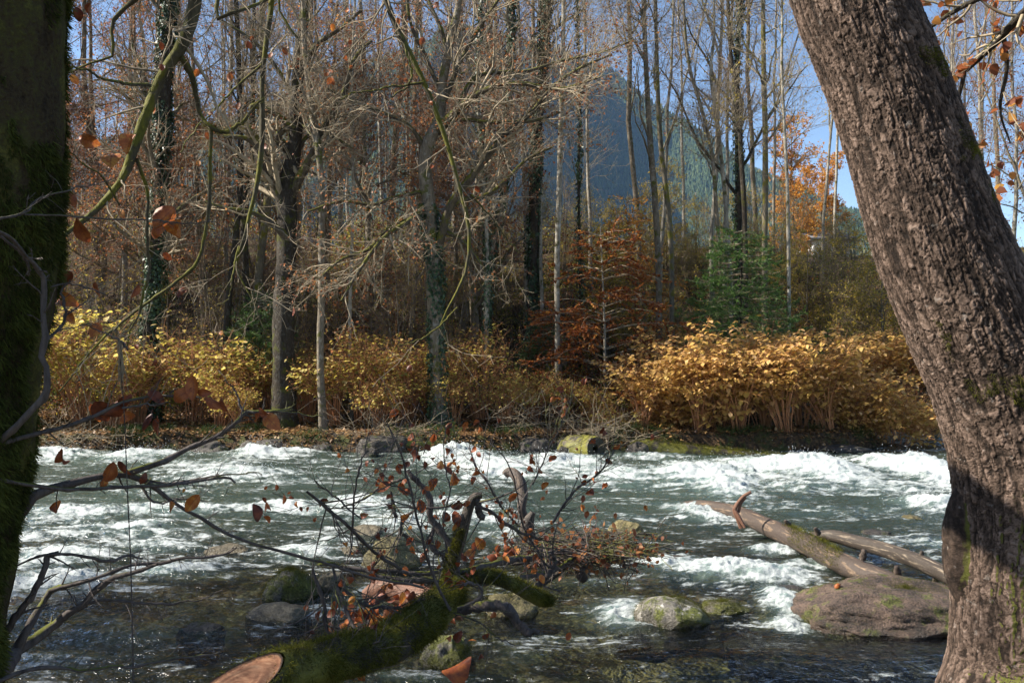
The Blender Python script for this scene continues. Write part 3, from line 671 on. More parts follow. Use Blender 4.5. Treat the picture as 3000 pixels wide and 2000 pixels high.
# 4 spreading tree with ivy
t, P, Q, rg = hero("spreading_tree", "crooked spreading tree with ivy up its pale trunk and a mossy fork", "tree",
    [(1290, 1235, 18.8, 30), (1282, 1080, 18.8, 26), (1275, 920, 18.8, 26), (1268, 760, 18.8, 25), (1258, 620, 18.8, 23), (1247, 520, 18.8, 23), (1248, 450, 18.8, 22), (1266, 395, 18.8, 21), (1288, 345, 18.8, 18), (1296, 250, 18.8, 16), (1320, 120, 18.8, 14), (1345, 0, 18.8, 11), (1350, -200, 18.8, 8)], 'bark_grey', 14, 60, .05, 14)
LP, LR = limbs(t, rg, [[(1275, 385, 18.8, 17), (1345, 320, 18.5, 14), (1385, 285, 18.3, 11), (1450, 255, 18, 8), (1530, 245, 17.8, 6), (1640, 262, 17.6, 5), (1760, 225, 17.5, 3)],
    [(1340, 318, 18.6, 8), (1380, 240, 18.8, 7), (1430, 215, 19, 6), (1540, 210, 19.2, 5), (1640, 180, 19.4, 4), (1760, 155, 19.5, 3), (1850, 120, 19.6, 2.5)],
    [(1285, 720, 18.8, 14), (1320, 600, 18.5, 12), (1380, 520, 18.3, 11), (1440, 440, 18.2, 9), (1500, 375, 18.1, 8), (1560, 330, 18, 7), (1600, 275, 18, 6), (1680, 210, 17.9, 4), (1790, 160, 17.8, 3)],
    [(1325, 600, 18.6, 9), (1360, 585, 18.9, 8), (1430, 570, 19.2, 7), (1490, 520, 19.4, 5), (1540, 470, 19.6, 4), (1620, 430, 19.8, 3)],
    [(1300, 370, 18.8, 8), (1350, 352, 18.4, 6), (1440, 358, 18.1, 5), (1560, 355, 18, 4), (1640, 330, 18, 3)],
    [(1240, 430, 18.8, 8), (1200, 370, 18.6, 6), (1120, 330, 18.4, 5), (1040, 300, 18.2, 4), (960, 260, 18, 3)],
    [(1240, 600, 18.8, 9), (1210, 640, 18.2, 9), (1170, 665, 17.8, 8), (1120, 700, 17.5, 6), (1060, 780, 17.3, 5), (1000, 880, 17.1, 3)],
    [(1238, 560, 18.8, 6), (1150, 580, 18.3, 5), (1090, 600, 18, 5), (1000, 590, 17.8, 4), (900, 620, 17.6, 3)],
    [(1230, 640, 18.8, 6), (1150, 660, 18, 5), (1080, 730, 17.6, 5), (1000, 760, 17.4, 4), (930, 820, 17.3, 3)],
    [(1300, 680, 18.8, 8), (1350, 700, 18.6, 6), (1400, 760, 18.4, 4), (1420, 800, 18.4, 3)],
    [(1285, 260, 18.8, 7), (1240, 150, 18.7, 6), (1200, 60, 18.6, 5), (1190, -60, 18.5, 4)],
    [(1300, 300, 18.8, 8), (1350, 180, 18.7, 6), (1400, 90, 18.6, 5), (1480, -30, 18.5, 4)],
    [(1310, 160, 18.8, 7), (1290, 80, 18.9, 6), (1255, 0, 19, 5), (1230, -90, 19, 4)]], 'bark_limb')
twigs(t, LP, LR, rg, 190, 1100, 4600, 1.1, leafm='leaf_brown', nl=3400, rm=.003)
part("ivy", ivy_geo(P, Q, 4200, rg, 5.3, .1), M['ivy'], t)
# 5.. single trunks with their own shapes
for nm, lab, pts, bark, ivy, nb, cat in [
    ("ivy_tree", "dark trunk hung with ivy right of the crooked spreading tree, before the blue mountain", [(1560, 1000, 23, 22), (1562, 800, 23, 20), (1568, 500, 23, 18), (1585, 250, 23, 17), (1598, 0, 23, 15), (1605, -200, 23, 12)], 'bark_dark', 6500, 10, 'tree'),
    ("ivy_tree", "thinner ivy-covered trunk just left of the one before the blue mountain", [(1425, 1050, 22, 13), (1430, 800, 22, 12), (1470, 600, 22, 11), (1490, 350, 22, 10), (1500, 0, 22, 9), (1502, -200, 22, 8)], 'bark_grey', 3500, 10, 'tree'),
    ("white_barked_tree", "white-barked straight trunk standing before the blue mountain", [(1633, 960, 21, 12), (1632, 800, 21, 12.5), (1638, 560, 21, 12), (1645, 300, 21, 11), (1650, 100, 21, 10), (1655, -200, 21, 8)], 'bark_pale', 0, 12, 'tree'),
    ("tall_tree", "rough tall trunk at the right shoulder of the mountain, left one of a close pair", [(1930, 830, 23, 14), (1920, 600, 23, 14), (1905, 420, 23, 13), (1893, 200, 23, 11), (1885, 0, 23, 10), (1880, -200, 23, 8)], 'bark_grey', 0, 12, 'tree'),
    ("tall_tree", "darker mossy trunk at the right shoulder of the mountain, right one of a close pair", [(1968, 830, 23.5, 12), (1960, 640, 23.5, 12), (1935, 420, 23.5, 11), (1925, 200, 23.5, 9), (1920, 0, 23.5, 8), (1915, -200, 23.5, 7)], 'bark_mossy', 0, 12, 'tree'),
    ("mossy_tree", "straight brown trunk with moss rings against the blue sky, left of the orange tree", [(2240, 800, 24, 13), (2242, 600, 24, 13), (2242, 400, 24, 12.5), (2238, 250, 24, 12), (2236, 100, 24, 10), (2236, -200, 24, 8)], 'bark_mossy', 0, 12, 'tree'),
    ("leaning_tree", "slim dark trunk bending left then rising against the blue sky", [(2185, 800, 25, 11), (2180, 600, 25, 11), (2168, 400, 25, 11), (2172, 300, 25, 10), (2150, 220, 25, 9), (2135, 80, 25, 8), (2130, -200, 25, 7)], 'bark_dark', 0, 12, 'tree'),
    ("forked_tree", "pale thin trunk forking low in front of the orange tree", [(2312, 930, 21, 8), (2310, 760, 21, 8), (2308, 600, 21, 8), (2302, 450, 21, 7.5), (2290, 200, 21, 6), (2292, 100, 21, 5.5), (2288, -100, 21, 4)], 'bark_pale', 0, 12, 'tree'),
    ("leaning_tree", "thin pale stem with a long bow against the sky", [(2110, 830, 22, 9), (2100, 640, 22, 9), (2085, 450, 22, 8), (2050, 300, 22, 8), (2020, 200, 22, 7), (2005, 60, 22, 6), (1998, -150, 22, 5)], 'bark_grey', 0, 12, 'tree'),
    ("white_barked_tree", "white-barked trunk wavering upward just right of the bowed stem", [(2140, 820, 23, 9), (2128, 640, 23, 9), (2115, 480, 23, 9), (2092, 300, 23, 8), (2082, 200, 23, 7), (2092, 100, 23, 6), (2090, -100, 23, 5)], 'bark_pale', 0, 12, 'tree'),
    ("mossy_tree", "yellow-mossed trunk behind the scarred trunk, left side", [(755, 1100, 21.5, 16), (752, 900, 21.5, 15), (765, 740, 21.5, 14), (785, 560, 21.5, 13), (775, 400, 21.5, 11), (770, 250, 21.5, 9), (765, 0, 21.5, 7)], 'bark_mossy', 0, 12, 'tree'),
    ("dark_tree", "black shaded trunk in the yellow thicket between ivy tree and scarred trunk", [(665, 1235, 20, 13), (660, 1100, 20, 12), (668, 900, 20, 12), (690, 700, 20, 11), (705, 500, 20, 10), (700, 200, 20, 9), (690, -50, 20, 7)], 'bark_dark', 0, 12, 'tree'),
    ("dark_tree", "dark trunk standing close against the left of the scarred trunk", [(735, 1240, 20.5, 15), (725, 1050, 20.5, 14), (722, 850, 20.5, 13), (715, 650, 20.5, 12), (735, 450, 20.5, 10), (742, 200, 20.5, 8), (745, -50, 20.5, 6)], 'bark_dark', 0, 12, 'tree'),
    ("slender_tree", "thin pale stem rising left of the crooked spreading tree", [(1030, 1180, 20, 6), (1025, 1000, 20, 6), (1028, 800, 20, 6), (1035, 600, 20, 5), (1030, 300, 20, 5), (1040, 0, 20, 4)], 'bark_pale', 0, 12, 'tree'),
    ("slender_tree", "mottled thin stem right of the crooked spreading tree", [(1422, 1150, 20, 8), (1425, 950, 20, 8), (1428, 780, 20, 7.5), (1420, 560, 20, 7), (1400, 300, 20, 6), (1410, 0, 20, 5)], 'bark_pale', 1400, 12, 'tree'),
    ("slender_tree", "grey thin stem before the blue mountain between white-barked trunk and the close pair", [(1700, 900, 22, 6), (1698, 700, 22, 6), (1695, 500, 22, 6), (1700, 300, 22, 5), (1690, 0, 22, 4)], 'bark_dark', 1200, 12, 'tree')]:
    pts = [(a_, b_, c_, r_*(.95 if pts[0][0] < 1500 or ivy > 3000 else .74)) for a_, b_, c_, r_ in pts]
    t, P, Q, rg = hero(nm, lab, cat, pts, bark, 9, 34, .06, int(pts[0][0]))
    x0 = P[0].copy()
    if ivy: part("ivy", ivy_geo(P, Q, ivy, rg, None, .13), M['ivy'], t)
    gl, gt, B = branches(P[None], Q[None], rg, nb, 60, 330, 1100, t0=.5, l1=(.8, 2.4), a1=(25, 55), up=.07)
    part("limbs", gl, M[bark], t); part("twigs", gt, M['twig'], t)
    g = G(); p, d = along(B[3], 220, rg); leaves(g, p, .07, rg, D=d); part("leaves", g, M['leaf_yellow' if pts[0][0] > 2000 else 'leaf_brown'], t)

# ------------------------------------------------------------------ red beech sapling with tiered branches
def tiered(name, label, px, py0, py1, d, rad, leafm, n, seed, tiers=26, ls=.075, cat="tree"):
    rng = np.random.default_rng(seed); a = at(px, py0, d); b = at(px-12, py1, d); H = b[2]-a[2]
    t = thing(name, label, cat, a)
    P = spline([a, (a*.6+b*.4)+[.06, 0, 0], b], 24); Q = np.linspace(.05, .01, 24)
    g = G(); tubes(g, P, Q, 7); part("trunk", g, M['bark_pale'], t)
    gt, gl = G(), G(); Bs, Rs = [], []
    for i in range(tiers):
        f = .08+.9*i/tiers; c = P[int(f*23)]; m_ = rng.integers(4, 7)
        for q in range(m_):
            an = rng.uniform(0, 6.28); L = rad*(1.05-.7*f)*rng.uniform(.55, 1.1); dd = np.array([math.cos(an), math.sin(an)*.8, 0])
            u = np.linspace(0, 1, 9)[:, None]; z = .16*np.sin(u*2.6)*L-.10*u*L
            B_ = c+dd*u*L+np.concatenate([0*u, 0*u, z], 1)+np.cumsum(rng.normal(0, .015, (9, 3)), 0); Bs.append(B_); Rs.append(np.linspace(.014, .003, 9))
    Bs = np.array(Bs); Rs = np.array(Rs); tubes(gt, Bs, Rs, 4)
    B3, R3 = grow(Bs, Rs, len(Bs)*7, .15, 1, 30, 60, .3, .9, .5, 6, .05, -.005, .0025, rng, flat=.04); tubes(gt, B3, R3, 3)
    part("twigs", gt, M['twig'], t)
    p, dd = along(B3, n, rng); g = G()
    leaves(g, p, ls, rng, LEAF_S, D=dd, Nn=np.array([0, 0, 1.]), jit=.4); part("leaves", g, M[leafm], t)
tiered("young_beech", "young beech with tiered rust-red leaves in the middle of the slope", 1770, 1215, 640, 20.9, 3.0, 'leaf_rust', 22000, 31, 19)
tiered("young_beech", "smaller rust-orange beech behind the tiered rust-red one, higher up", 1850, 950, 560, 26, 1.9, 'leaf_orange', 5500, 32, 16)
tiered("young_beech", "low dark-red beech left of the tiered rust-red one", 1640, 1160, 860, 22, 1.3, 'leaf_rust', 3800, 33, 12)
tiered("young_beech", "brown beech sapling behind the thin grey stem left of the spreading tree", 1100, 1100, 700, 23, 2.0, 'leaf_brown', 6000, 34, 18)

# ------------------------------------------------------------------ spruces
def spruce(name, label, px, py0, py1, d, rad, seed, n=34000):
    rng = np.random.default_rng(seed); a = at(px, py0, d); b = at(px+10, py1, d); H = b[2]-a[2]
    t = thing(name, label, "tree", a)
    g = G(); P = spline([a, b], 20); tubes(g, P, np.linspace(.06, .008, 20), 7); part("trunk", g, M['bark_dark'], t)
    Bs, Rs = [], []
    for i in range(26):
        f = .03+.95*i/26; c = a+(b-a)*f
        for q in range(rng.integers(6, 9)):
            an = rng.uniform(0, 6.28); L = rad*((1-f)**.75+.06)*rng.uniform(.7, 1.15); u = np.linspace(0, 1, 8)[:, None]
            dd = np.array([math.cos(an), math.sin(an), 0]); z = (-.22*u+.2*u**2.2)*L
            Bs.append(c+dd*u*L+np.concatenate([0*u, 0*u, z], 1)+rng.normal(0, .01, (8, 3))); Rs.append(np.linspace(.012, .003, 8))
    Bs = np.array(Bs); Rs = np.array(Rs); g = G(); tubes(g, Bs, Rs, 4)
    B3, R3 = grow(Bs, Rs, len(Bs)*9, .12, 1, 35, 60, .15*rad, .42*rad, .5, 4, .07, -.02, .002, rng, flat=.2, fall=.7); tubes(g, B3, R3, 3)
    part("twigs", g, M['twig'], t)
    g = G(); p, dd = along(np.concatenate([B3]), n, rng); p2 = p
    tm = (np.array([[-.5, 0, 0], [.5, 0, 0], [.12, 1, 0], [-.12, 1, 0]])*np.array([.16, 1, 1]), np.array([[0, 1, 2, 3]]))
    leaves(g, p2, .07, rng, tm, D=dd, Nn=np.array([0, 0, 1.]), jit=.55, tint=rng.beta(2, 2, n)); part("needles", g, M['needles'], t)
spruce("spruce", "broad young green spruce behind the right yellow bushes", 2165, 1130, 650, 21.3, 2.45, 41, 110000)
spruce("spruce", "small spruce with flat green boughs left of the thick scarred trunk", 760, 1080, 850, 20.2, 1.25, 42, 22000)
spruce("spruce", "dark spruce sapling low in the middle behind the red beech", 1580, 1130, 930, 22.6, 1.0, 43, 14000)

# ------------------------------------------------------------------ knotweed bushes
def knot(name, label, seed, h=2.6, n=26, dry=.3, spread=.55, nl=9, lm='leaf_knot', keep_=.62, lsz=.125):
    rng = np.random.default_rng(seed); t = thing(name, label, "bush", (0, -70, 0))
    k = 12; P = []
    for i in range(n):
        an = rng.uniform(0, 6.28); L = h*rng.uniform(.65, 1.12); lean = rng.uniform(.05, spread); u = np.linspace(0, 1, k)[:, None]
        dd = np.array([math.cos(an), math.sin(an), 0]); base = dd*rng.uniform(0, .22)
        P.append(base+dd*(u**1.7)*L*lean*.9+np.array([0, 0, 1])*(u-.13*lean*u**3)*L+np.cumsum(rng.normal(0, .008, (k, 3)), 0))
    P = np.array(P); Rr = np.linspace(.013, .004, k)[None]*rng.uniform(.7, 1.2, (n, 1))
    g = G(); tubes(g, P, Rr, 5); 
    B, RB = grow(P, Rr, n*9, .52, .99, 45, 80, .45, 1.0, .5, 8, .06, .01, .003, rng, flat=.5, fall=.4); tubes(g, B, RB, 3)
    part("stems", g, M['knot_stem'], t, origin=(0, 0, 0), kind='stuff')
    m_ = len(B); g = G(); gd = G()
    idxs = np.repeat(np.arange(m_), nl); f = np.tile(np.linspace(.15, 1, nl), m_)+rng.uniform(-.03, .03, m_*nl); keep = rng.random(len(f)) < keep_
    idxs, f = idxs[keep], np.clip(f[keep], 0, .999); u = f*7; i = u.astype(int); fr = (u-i)[:, None]
    p = B[idxs, i]*(1-fr)+B[idxs, i+1]*fr; T = norm(B[idxs, i+1]-B[idxs, i]); side = np.where(np.arange(len(f)) % 2, 1., -1.)[:, None]*norm(np.cross(T, [0, 0, 1]))
    D = norm(side*.8+T*.45+np.array([0, 0, -.45])); tn = np.clip(rng.normal(.55, .25, len(p))+.0, 0, 1)
    leaves(g, p, lsz, rng, LEAF_M, D=D, Nn=np.array([0, 0, 1.])+side*.3, tint=tn, jit=.22)
    part("leaves", g, M[lm], t, origin=(0, 0, 0))
    if dry:
        n2 = int(2600*dry); C, RC = grow(B, RB, int(500*dry), .3, 1, 20, 60, .1, .3, .6, 4, .1, .05, .0025, rng); gt = G(); tubes(gt, C, RC, 3)
        part("seed_stalks", gt, M['knot_stem'], t, origin=(0, 0, 0), kind='stuff'); p, d = along(C, n2, rng); leaves(gd, p, .03, rng, D=d, jit=.8); part("dry_leaves", gd, M['leaf_knot_dry'], t, origin=(0, 0, 0))
    return t
KN = [knot("yellow_bush", "", 51, 2.6, 30, .5, .6), knot("yellow_bush", "", 52, 2.4, 34, 1.2, .8), knot("yellow_bush", "", 53, 2.5, 30, .9, 1.0), knot("olive_bush", "", 54, 1.8, 36, .8, .7, 9, 'leaf_knot_green', .32, .085),
      knot("yellow_bush", "", 55, 2.5, 30, .5, .8, 9, 'leaf_knot_green', .3), knot("yellow_bush", "", 56, 2.3, 34, .9, .7, 9, 'leaf_knot_green', .2), knot("olive_bush", "", 57, 2.2, 44, 1.6, .7, 8, 'leaf_knot_green', .25, .09)]
kused = [False]*7
def put_knot(q, px, d, s, label, group):
    x = (px-1500)/FPX*d; z = float(ground_z(x, d))-.04
    rz = abs(px*1.7+d) % 6.28
    if not kused[q]:
        kused[q] = True; o = KN[q]; o.location = (x, d, z); o.rotation_euler = (0, 0, rz); o.scale = (s, s, s); o["label"] = label; o["group"] = group; return
    tl = np.random.default_rng(int(abs(px)*3+d*7)); s *= tl.uniform(.82, 1.06)
    copy_thing(KN[q], (x, d, z), rz, s, label, group, tilt=(tl.normal(0, .1), tl.normal(0, .1)))
RB_ = sorted([(1880, 18.2, .68, 2), (1965, 18.7, .82, 0), (2050, 18.0, .82, 1), (2110, 18.7, 1.08, 0), (2170, 17.9, .85, 2), (2240, 18.6, 1.1, 1), (2300, 17.8, .8, 0), (2350, 18.7, 1.02, 1), (2420, 18.2, .86, 2),
    (2490, 18.6, .92, 1), (2560, 18.6, .85, 0), (2625, 18.7, .75, 2), (2690, 19.4, .75, 1), (2660, 21.9, 1.0, 0), (2540, 22.1, 1.0, 1), (2750, 21.8, .9, 2), (1800, 18.3, .6, 3), (1990, 21.9, .9, 0), (1850, 21.8, .7, 3)])
for i, (px, d, s, q) in enumerate(RB_): put_knot(q, px, d, s, f"golden-leaved bush on reddish canes on the right bank, {ordn(i)} from the left", "golden bushes on the right bank")
LB_ = sorted([(60, 18.8, 1.0, 4), (240, 19.2, 1.0, 4), (330, 18.6, .92, 5), (400, 19.4, .9, 6), (570, 19.6, 1.0, 5), (650, 19.0, .8, 3), (735, 19.6, .9, 5), (700, 18.3, .5, 3), (800, 19.9, .8, 6),
    (900, 19.6, .78, 6), (985, 19.0, .7, 5), (1060, 19.5, .95, 6), (1110, 18.6, .8, 3), (1190, 19.5, .9, 6), (1260, 20.0, 1.0, 3), (1330, 18.8, .8, 3), (1410, 19.7, .95, 6), (1480, 19.0, .75, 3), (1560, 19.8, .65, 3), (1640, 20.0, .55, 6), (1740, 19.6, .6, 3), (-40, 19.2, 1, 5)])
for i, (px, d, s, q) in enumerate(LB_): put_knot(q, px, d, s, f"yellow-leaved waterside bush in the left hedge, {ordn(i)} from the left", "yellow bushes along the left bank")

# ------------------------------------------------------------------ undergrowth and litter on the far ground
rng = np.random.default_rng(61)
def scatter(n, x0, x1, y0, y1, cond=None):
    x = rng.uniform(x0, x1, n); y = rng.uniform(y0, y1, n); z = ground_z(x, y); k = z > .02
    if cond is not None: k &= cond(x, y)
    return np.stack([x, y, z], -1)[k]
g = G(); p = scatter(90000, -16, 16, 16.8, 23.5); tn = np.clip(rng.normal(.45, .25, len(p)), 0, 1)
leaves(g, p+[0, 0, .015], .085, rng, LEAF_S, D=rng.normal(size=(len(p), 3))*[1, 1, .25], Nn=np.array([0, 0, 1.]), jit=.3, tint=tn)
o = link("fallen_leaves", mesh_from("fallen_leaves", g, leaf_mat("fallen_leaf", [(0, (.1, .045, .02)), (.5, (.3, .16, .06)), (1, (.55, .36, .15))], .2))); tag(o, "fallen tan leaves on the bank", None, kind='stuff')
# brambles and thin shoots all over the slope
p = scatter(7000, -22, 22, 19.5, 34); n = len(p); k = 7
an = rng.uniform(0, 6.28, n); L = rng.uniform(.5, 1.7, n)[:, None, None]; u = np.linspace(0, 1, k)[None, :, None]
dd = np.stack([np.cos(an), np.sin(an), np.zeros(n)], -1)[:, None]; le = rng.uniform(.1, 1, n)[:, None, None]
B = p[:, None]+dd*(u**1.4)*L*le+np.array([0, 0, 1])*(u-le*.5*u**2.2)*L+np.cumsum(rng.normal(0, .02, (n, k, 3)), 1)
g = G(); tubes(g, B, np.linspace(.008, .003, k)[None]*np.ones((n, 1)), 3)
C, RC = grow(B, np.full((n, k), .005), 26000, .3, 1, 30, 70, .2, .6, .6, 4, .15, .02, .003, rng); tubes(g, C, RC, 3)
o = link("undergrowth_stems", mesh_from("undergrowth_stems", g, M['twig_far'])); tag(o, "tangle of thin pale shoots on the slope", None, kind='stuff')
for nm, lab, mt, nn, sz, sd, cond in [("undergrowth", "olive and yellow undergrowth leaves on the slope", 'leaf_olive', 60000, .075, 1, None),
        ("brown_undergrowth", "withered brown undergrowth leaves on the slope", 'leaf_brown', 60000, .07, 2, None),
        ("green_undergrowth", "fresh green undergrowth by the water", 'green', 26000, .06, 3, 1), ("golden_undergrowth", "golden undergrowth leaves on the upper slope", 'leaf_yellow', 40000, .075, 4, 2)]:
    pp, d = along(C, nn*3, rng); q = fbm(pp[:, 0]*.35, pp[:, 1]*.5, 0, 3, 80+sd)
    if cond == 1: q = q+.25*(pp[:, 1] < 22.5)-.05
    if cond == 2: q = q+.2*((pp[:, 0] > 1)&(pp[:, 1] > 27))
    q = q+.3*(vn(pp[:, 0]*1.6, pp[:, 1]*1.6, pp[:, 2]*1.6, sd)-.5); pp = pp[q > .56][:nn]
    g = G(); leaves(g, pp+rng.normal(0, .05, pp.shape), sz, rng, LEAF_S, D=rng.normal(size=(len(pp), 3))*[1, 1, .5], Nn=np.array([0, 0, 1.]), jit=.6)
    o = link(nm, mesh_from(nm, g, M[mt])); tag(o, lab, None, kind='stuff')
# grass blades and hanging roots at the very edge
p = scatter(16000, -15, 14, 16.6, 18.3, lambda x, y: fbm(x*1.2, y*1.2, 0, 2, 99) > .5); n = len(p)
B = p[:, None]+np.linspace(0, 1, 4)[None, :, None]*np.stack([rng.normal(0, .1, n), -rng.uniform(.0, .18, n), rng.uniform(.08, .26, n)], -1)[:, None]; B[:, 3, 2] -= .06
g = G(); tubes(g, B, np.array([[.004, .004, .003, .001]])*np.ones((n, 1)), 3)
o = link("bank_grass", mesh_from("bank_grass", g, M['green'])); tag(o, "tufts of grass at the water's edge", None, kind='stuff')

# low white house seen in a gap right of the orange tree
hx0, hx1, hy = (2385-1500)/FPX*60, (2490-1500)/FPX*60, 60.0
t = thing("house", "small white house with grey roof glimpsed through the trees on the right", "house", ((hx0+hx1)/2, hy, 6.4))
def boxg(g, x0, x1, y0, y1, z0, z1):
    v = [(x, y, z) for z in (z0, z1) for y in (y0, y1) for x in (x0, x1)]
    g.add(v, [(0, 2, 3, 1), (4, 5, 7, 6), (0, 1, 5, 4), (2, 6, 7, 3), (0, 4, 6, 2), (1, 3, 7, 5)])
m, nt, out = nmat("plaster"); princ(nt, out, ramp(nt, [(.3, (.6, .6, .58)), (.7, (.78, .78, .76))], noise(nt, 3, 4, .6, geo(nt))), .9)
g = G(); boxg(g, hx0, hx1, hy, hy+6, 6.0, 10.2); part("wall", g, m, t, smooth=False)
m, nt, out = nmat("roof_slate"); princ(nt, out, ramp(nt, [(.3, (.1, .1, .11)), (.7, (.2, .2, .21))], noise(nt, 6, 4, .6, geo(nt))), .7)
g = G(); a_, b_ = hx0-.4, hx1+.4; g.add([(a_, hy-.5, 10.15), (b_, hy-.5, 10.15), (b_, hy+3, 11.1), (a_, hy+3, 11.1), (a_, hy+6.5, 10.15), (b_, hy+6.5, 10.15), (a_, hy-.5, 10.0), (b_, hy-.5, 10.0), (a_, hy+6.5, 10.0), (b_, hy+6.5, 10.0)], [(0, 1, 2, 3), (3, 2, 5, 4), (6, 7, 1, 0), (8, 9, 7, 6), (4, 5, 9, 8)]); part("roof", g, m, t, smooth=False)
m, nt, out = nmat("window_glass"); princ(nt, out, (.03, .035, .04), .15, spec=.5)
for k_ in range(2):
    g = G(); x_ = hx0+.4+k_*1.2; boxg(g, x_, x_+.8, hy-.04, hy+.02, 8.4, 9.5); part("window", g, m, t, smooth=False)
# ------------------------------------------------------------------ foreground
def worley(x, y, px, seed=0):
    """F1, F2 and cell id; periodic in x with integer period px"""
    ix, iy = np.floor(x), np.floor(y); f1 = np.full(x.shape, 9.); f2 = f1.copy(); cid = np.zeros(x.shape)
    for a in (-1, 0, 1):
        for b in (-1, 0, 1):
            cx, cy = ix+a, iy+b; hx = np.mod(cx, px)
            dx = cx+.15+.7*_hash(hx, cy, 0*cx, seed)-x; dy = cy+.15+.7*_hash(hx, cy, 0*cx, seed+1)-y
            d = np.sqrt(dx*dx+dy*dy); c = d < f1
            f2 = np.where(c, f1, np.minimum(f2, d)); cid = np.where(c, _hash(hx, cy, 0*cx, seed+2), cid); f1 = np.where(c, d, f1)
    return f1, f2, cid
MOSS_T = (np.array([[-.5, 0, 0], [.5, 0, 0], [.1, 1, 0], [-.1, 1, 0]])*np.array([.16, 1, 1]), np.array([[0, 1, 2, 3]]))
def moss_tufts(V, P, n, ln, rng, mask=None, droop=.9):
    """V (k,s,3) tube vertices, P (k,3) centre -> blades"""
    N_ = norm(V-P[:, None]); v = V.reshape(-1, 3); nn = N_.reshape(-1, 3)
    if mask is not None:
        mk = mask(v, nn); v, nn = v[mk], nn[mk]
    if not len(v): return G()
    i = rng.integers(0, len(v), n); g = G(); sp = np.linalg.norm(V[1, 0]-V[0, 0])
    p = v[i]+rng.normal(0, sp*.6, (n, 3)); clump = fbm(p[:, 0]*18, p[:, 1]*18, p[:, 2]*18, 2, 5)
    tn = np.clip(clump+rng.normal(0, .18, n), 0, 1)
    leaves(g, p-nn[i]*.002, ln*(.5+clump), rng, MOSS_T, D=nn[i]*.9+np.array([0, 0, -droop]), Nn=nn[i], jit=.5, tint=tn)
    return g
M['moss'] = leaf_mat("moss", [(0, (.02, .022, .006)), (.4, (.07, .075, .012)), (.7, (.15, .15, .022)), (1, (.28, .26, .05))], .4, .8, .1)
M['moss_dark'] = leaf_mat("moss_dark", [(0, (.02, .022, .008)), (.5, (.07, .085, .018)), (1, (.16, .18, .04))], .3, .85, .1)

# --- leaning trunk on the right
m, nt, out = nmat("plated_bark"); tt_ = attr(nt, "tint"); tc = nd(nt, "ShaderNodeTexCoord").outputs["Object"]
n1 = noise(nt, 60, 5, .7, tc); n2 = noise(nt, 28, 3, .6, tc); n3 = noise(nt, 2.2, 5, .65, tc)
c = ramp(nt, [(0, (.006, .005, .004)), (.3, (.02, .013, .009)), (.5, (.07, .047, .034)), (.75, (.17, .118, .09)), (1, (.28, .21, .165))], math_(nt, 'ADD', tt_, math_(nt, 'MULTIPLY', math_(nt, 'SUBTRACT', n1, .5), .5)))
c = mixc(nt, math_(nt, 'MULTIPLY', ramp(nt, [(.64, (0, 0, 0)), (.7, (1, 1, 1))], n2), .3), c, (.36, .32, .28))
sep = nd(nt, "ShaderNodeSeparateXYZ"); nt.links.new(geo(nt, "Position"), sep.inputs[0])
sN = nd(nt, 'ShaderNodeSeparateXYZ'); nt.links.new(geo(nt, 'Normal'), sN.inputs[0])
low = ramp(nt, [(.8, (1, 1, 1)), (1, (0, 0, 0))], math_(nt, 'MULTIPLY', sep.outputs[2], .5))
mf = math_(nt, 'ADD', math_(nt, 'SUBTRACT', n3, .09), math_(nt, 'ADD', math_(nt, 'MULTIPLY', low, math_(nt, 'MULTIPLY', ramp(nt, [(.1, (0, 0, 0)), (.26, (1, 1, 1))], math_(nt, 'ADD', math_(nt, 'MULTIPLY', sN.outputs[0], .5), .5)), .36)), math_(nt, 'MULTIPLY', sN.outputs[0], .12)))
c = mixc(nt, ramp(nt, [(.56, (0, 0, 0)), (.66, (.9, .9, .9))], mf), c, mixc(nt, n1, (.03, .035, .01), (.17, .17, .03)))
princ(nt, out, c, .85, bumpn(nt, n1, .8, .01), .2)
M['plated'] = m
rng = np.random.default_rng(101)
pts = [(3070, 2330, 2.8, 430), (3060, 2150, 2.85, 330), (3046, 2030, 2.88, 268), (3040, 1930, 2.9, 230), (3036, 1800, 2.9, 222), (3036, 1650, 2.9, 218), (3030, 1480, 2.9, 212), (3012, 1340, 2.9, 207), (2962, 1186, 2.9, 196), (2905, 1050, 2.9, 190), (2850, 936, 2.9, 186), (2745, 700, 2.9, 176),
       (2664, 450, 2.9, 165), (2610, 290, 2.9, 160), (2562, 165, 2.9, 158), (2493, 0, 2.9, 156), (2430, -200, 2.9, 152), (2330, -560, 2.9, 142), (2260, -1000, 2.9, 120)]
K_, S_ = 1250, 440
P, Q = pxline(pts, K_); L = np.r_[0, np.cumsum(np.linalg.norm(np.diff(P, axis=0), axis=1))]
U_, V_ = np.meshgrid(np.arange(S_)/S_, L)
cu, su = np.cos(U_*6.2832), np.sin(U_*6.2832)
wu = fbm(cu*2, su*2, V_*4, 3, 7)-.5; wv_ = fbm(cu*2+9, su*2, V_*4, 3, 8)-.5
wu2 = fbm(cu*9, su*9, V_*14, 3, 14)-.5; wv2 = fbm(cu*9+5, su*9, V_*14, 3, 15)-.5
f1, f2, cid = worley(U_*58+wu*5+wu2*2.6+V_*3, V_/.052+wv_*3+wv2*2.4, 58, 3)
f1b, f2b, cidb = worley(U_*104+wu*8+wu2*4+V_*6, V_/.022+wv_*6+wv2*3, 104, 9)
rid = 1-np.abs(2*fbm(cu*7.5+wu*1.5, su*7.5+wu2*.8, V_*2.6, 4, 16, .6)-1)          # long wandering fissures
fis = 1-.42*sst(.86, .99, rid)
pl = sst(.0, .16, f2-f1+.05*wu2); pl2 = sst(0, .16, f2b-f1b); fl = fbm(cu*16, su*16, V_*22, 4, 12, .65)
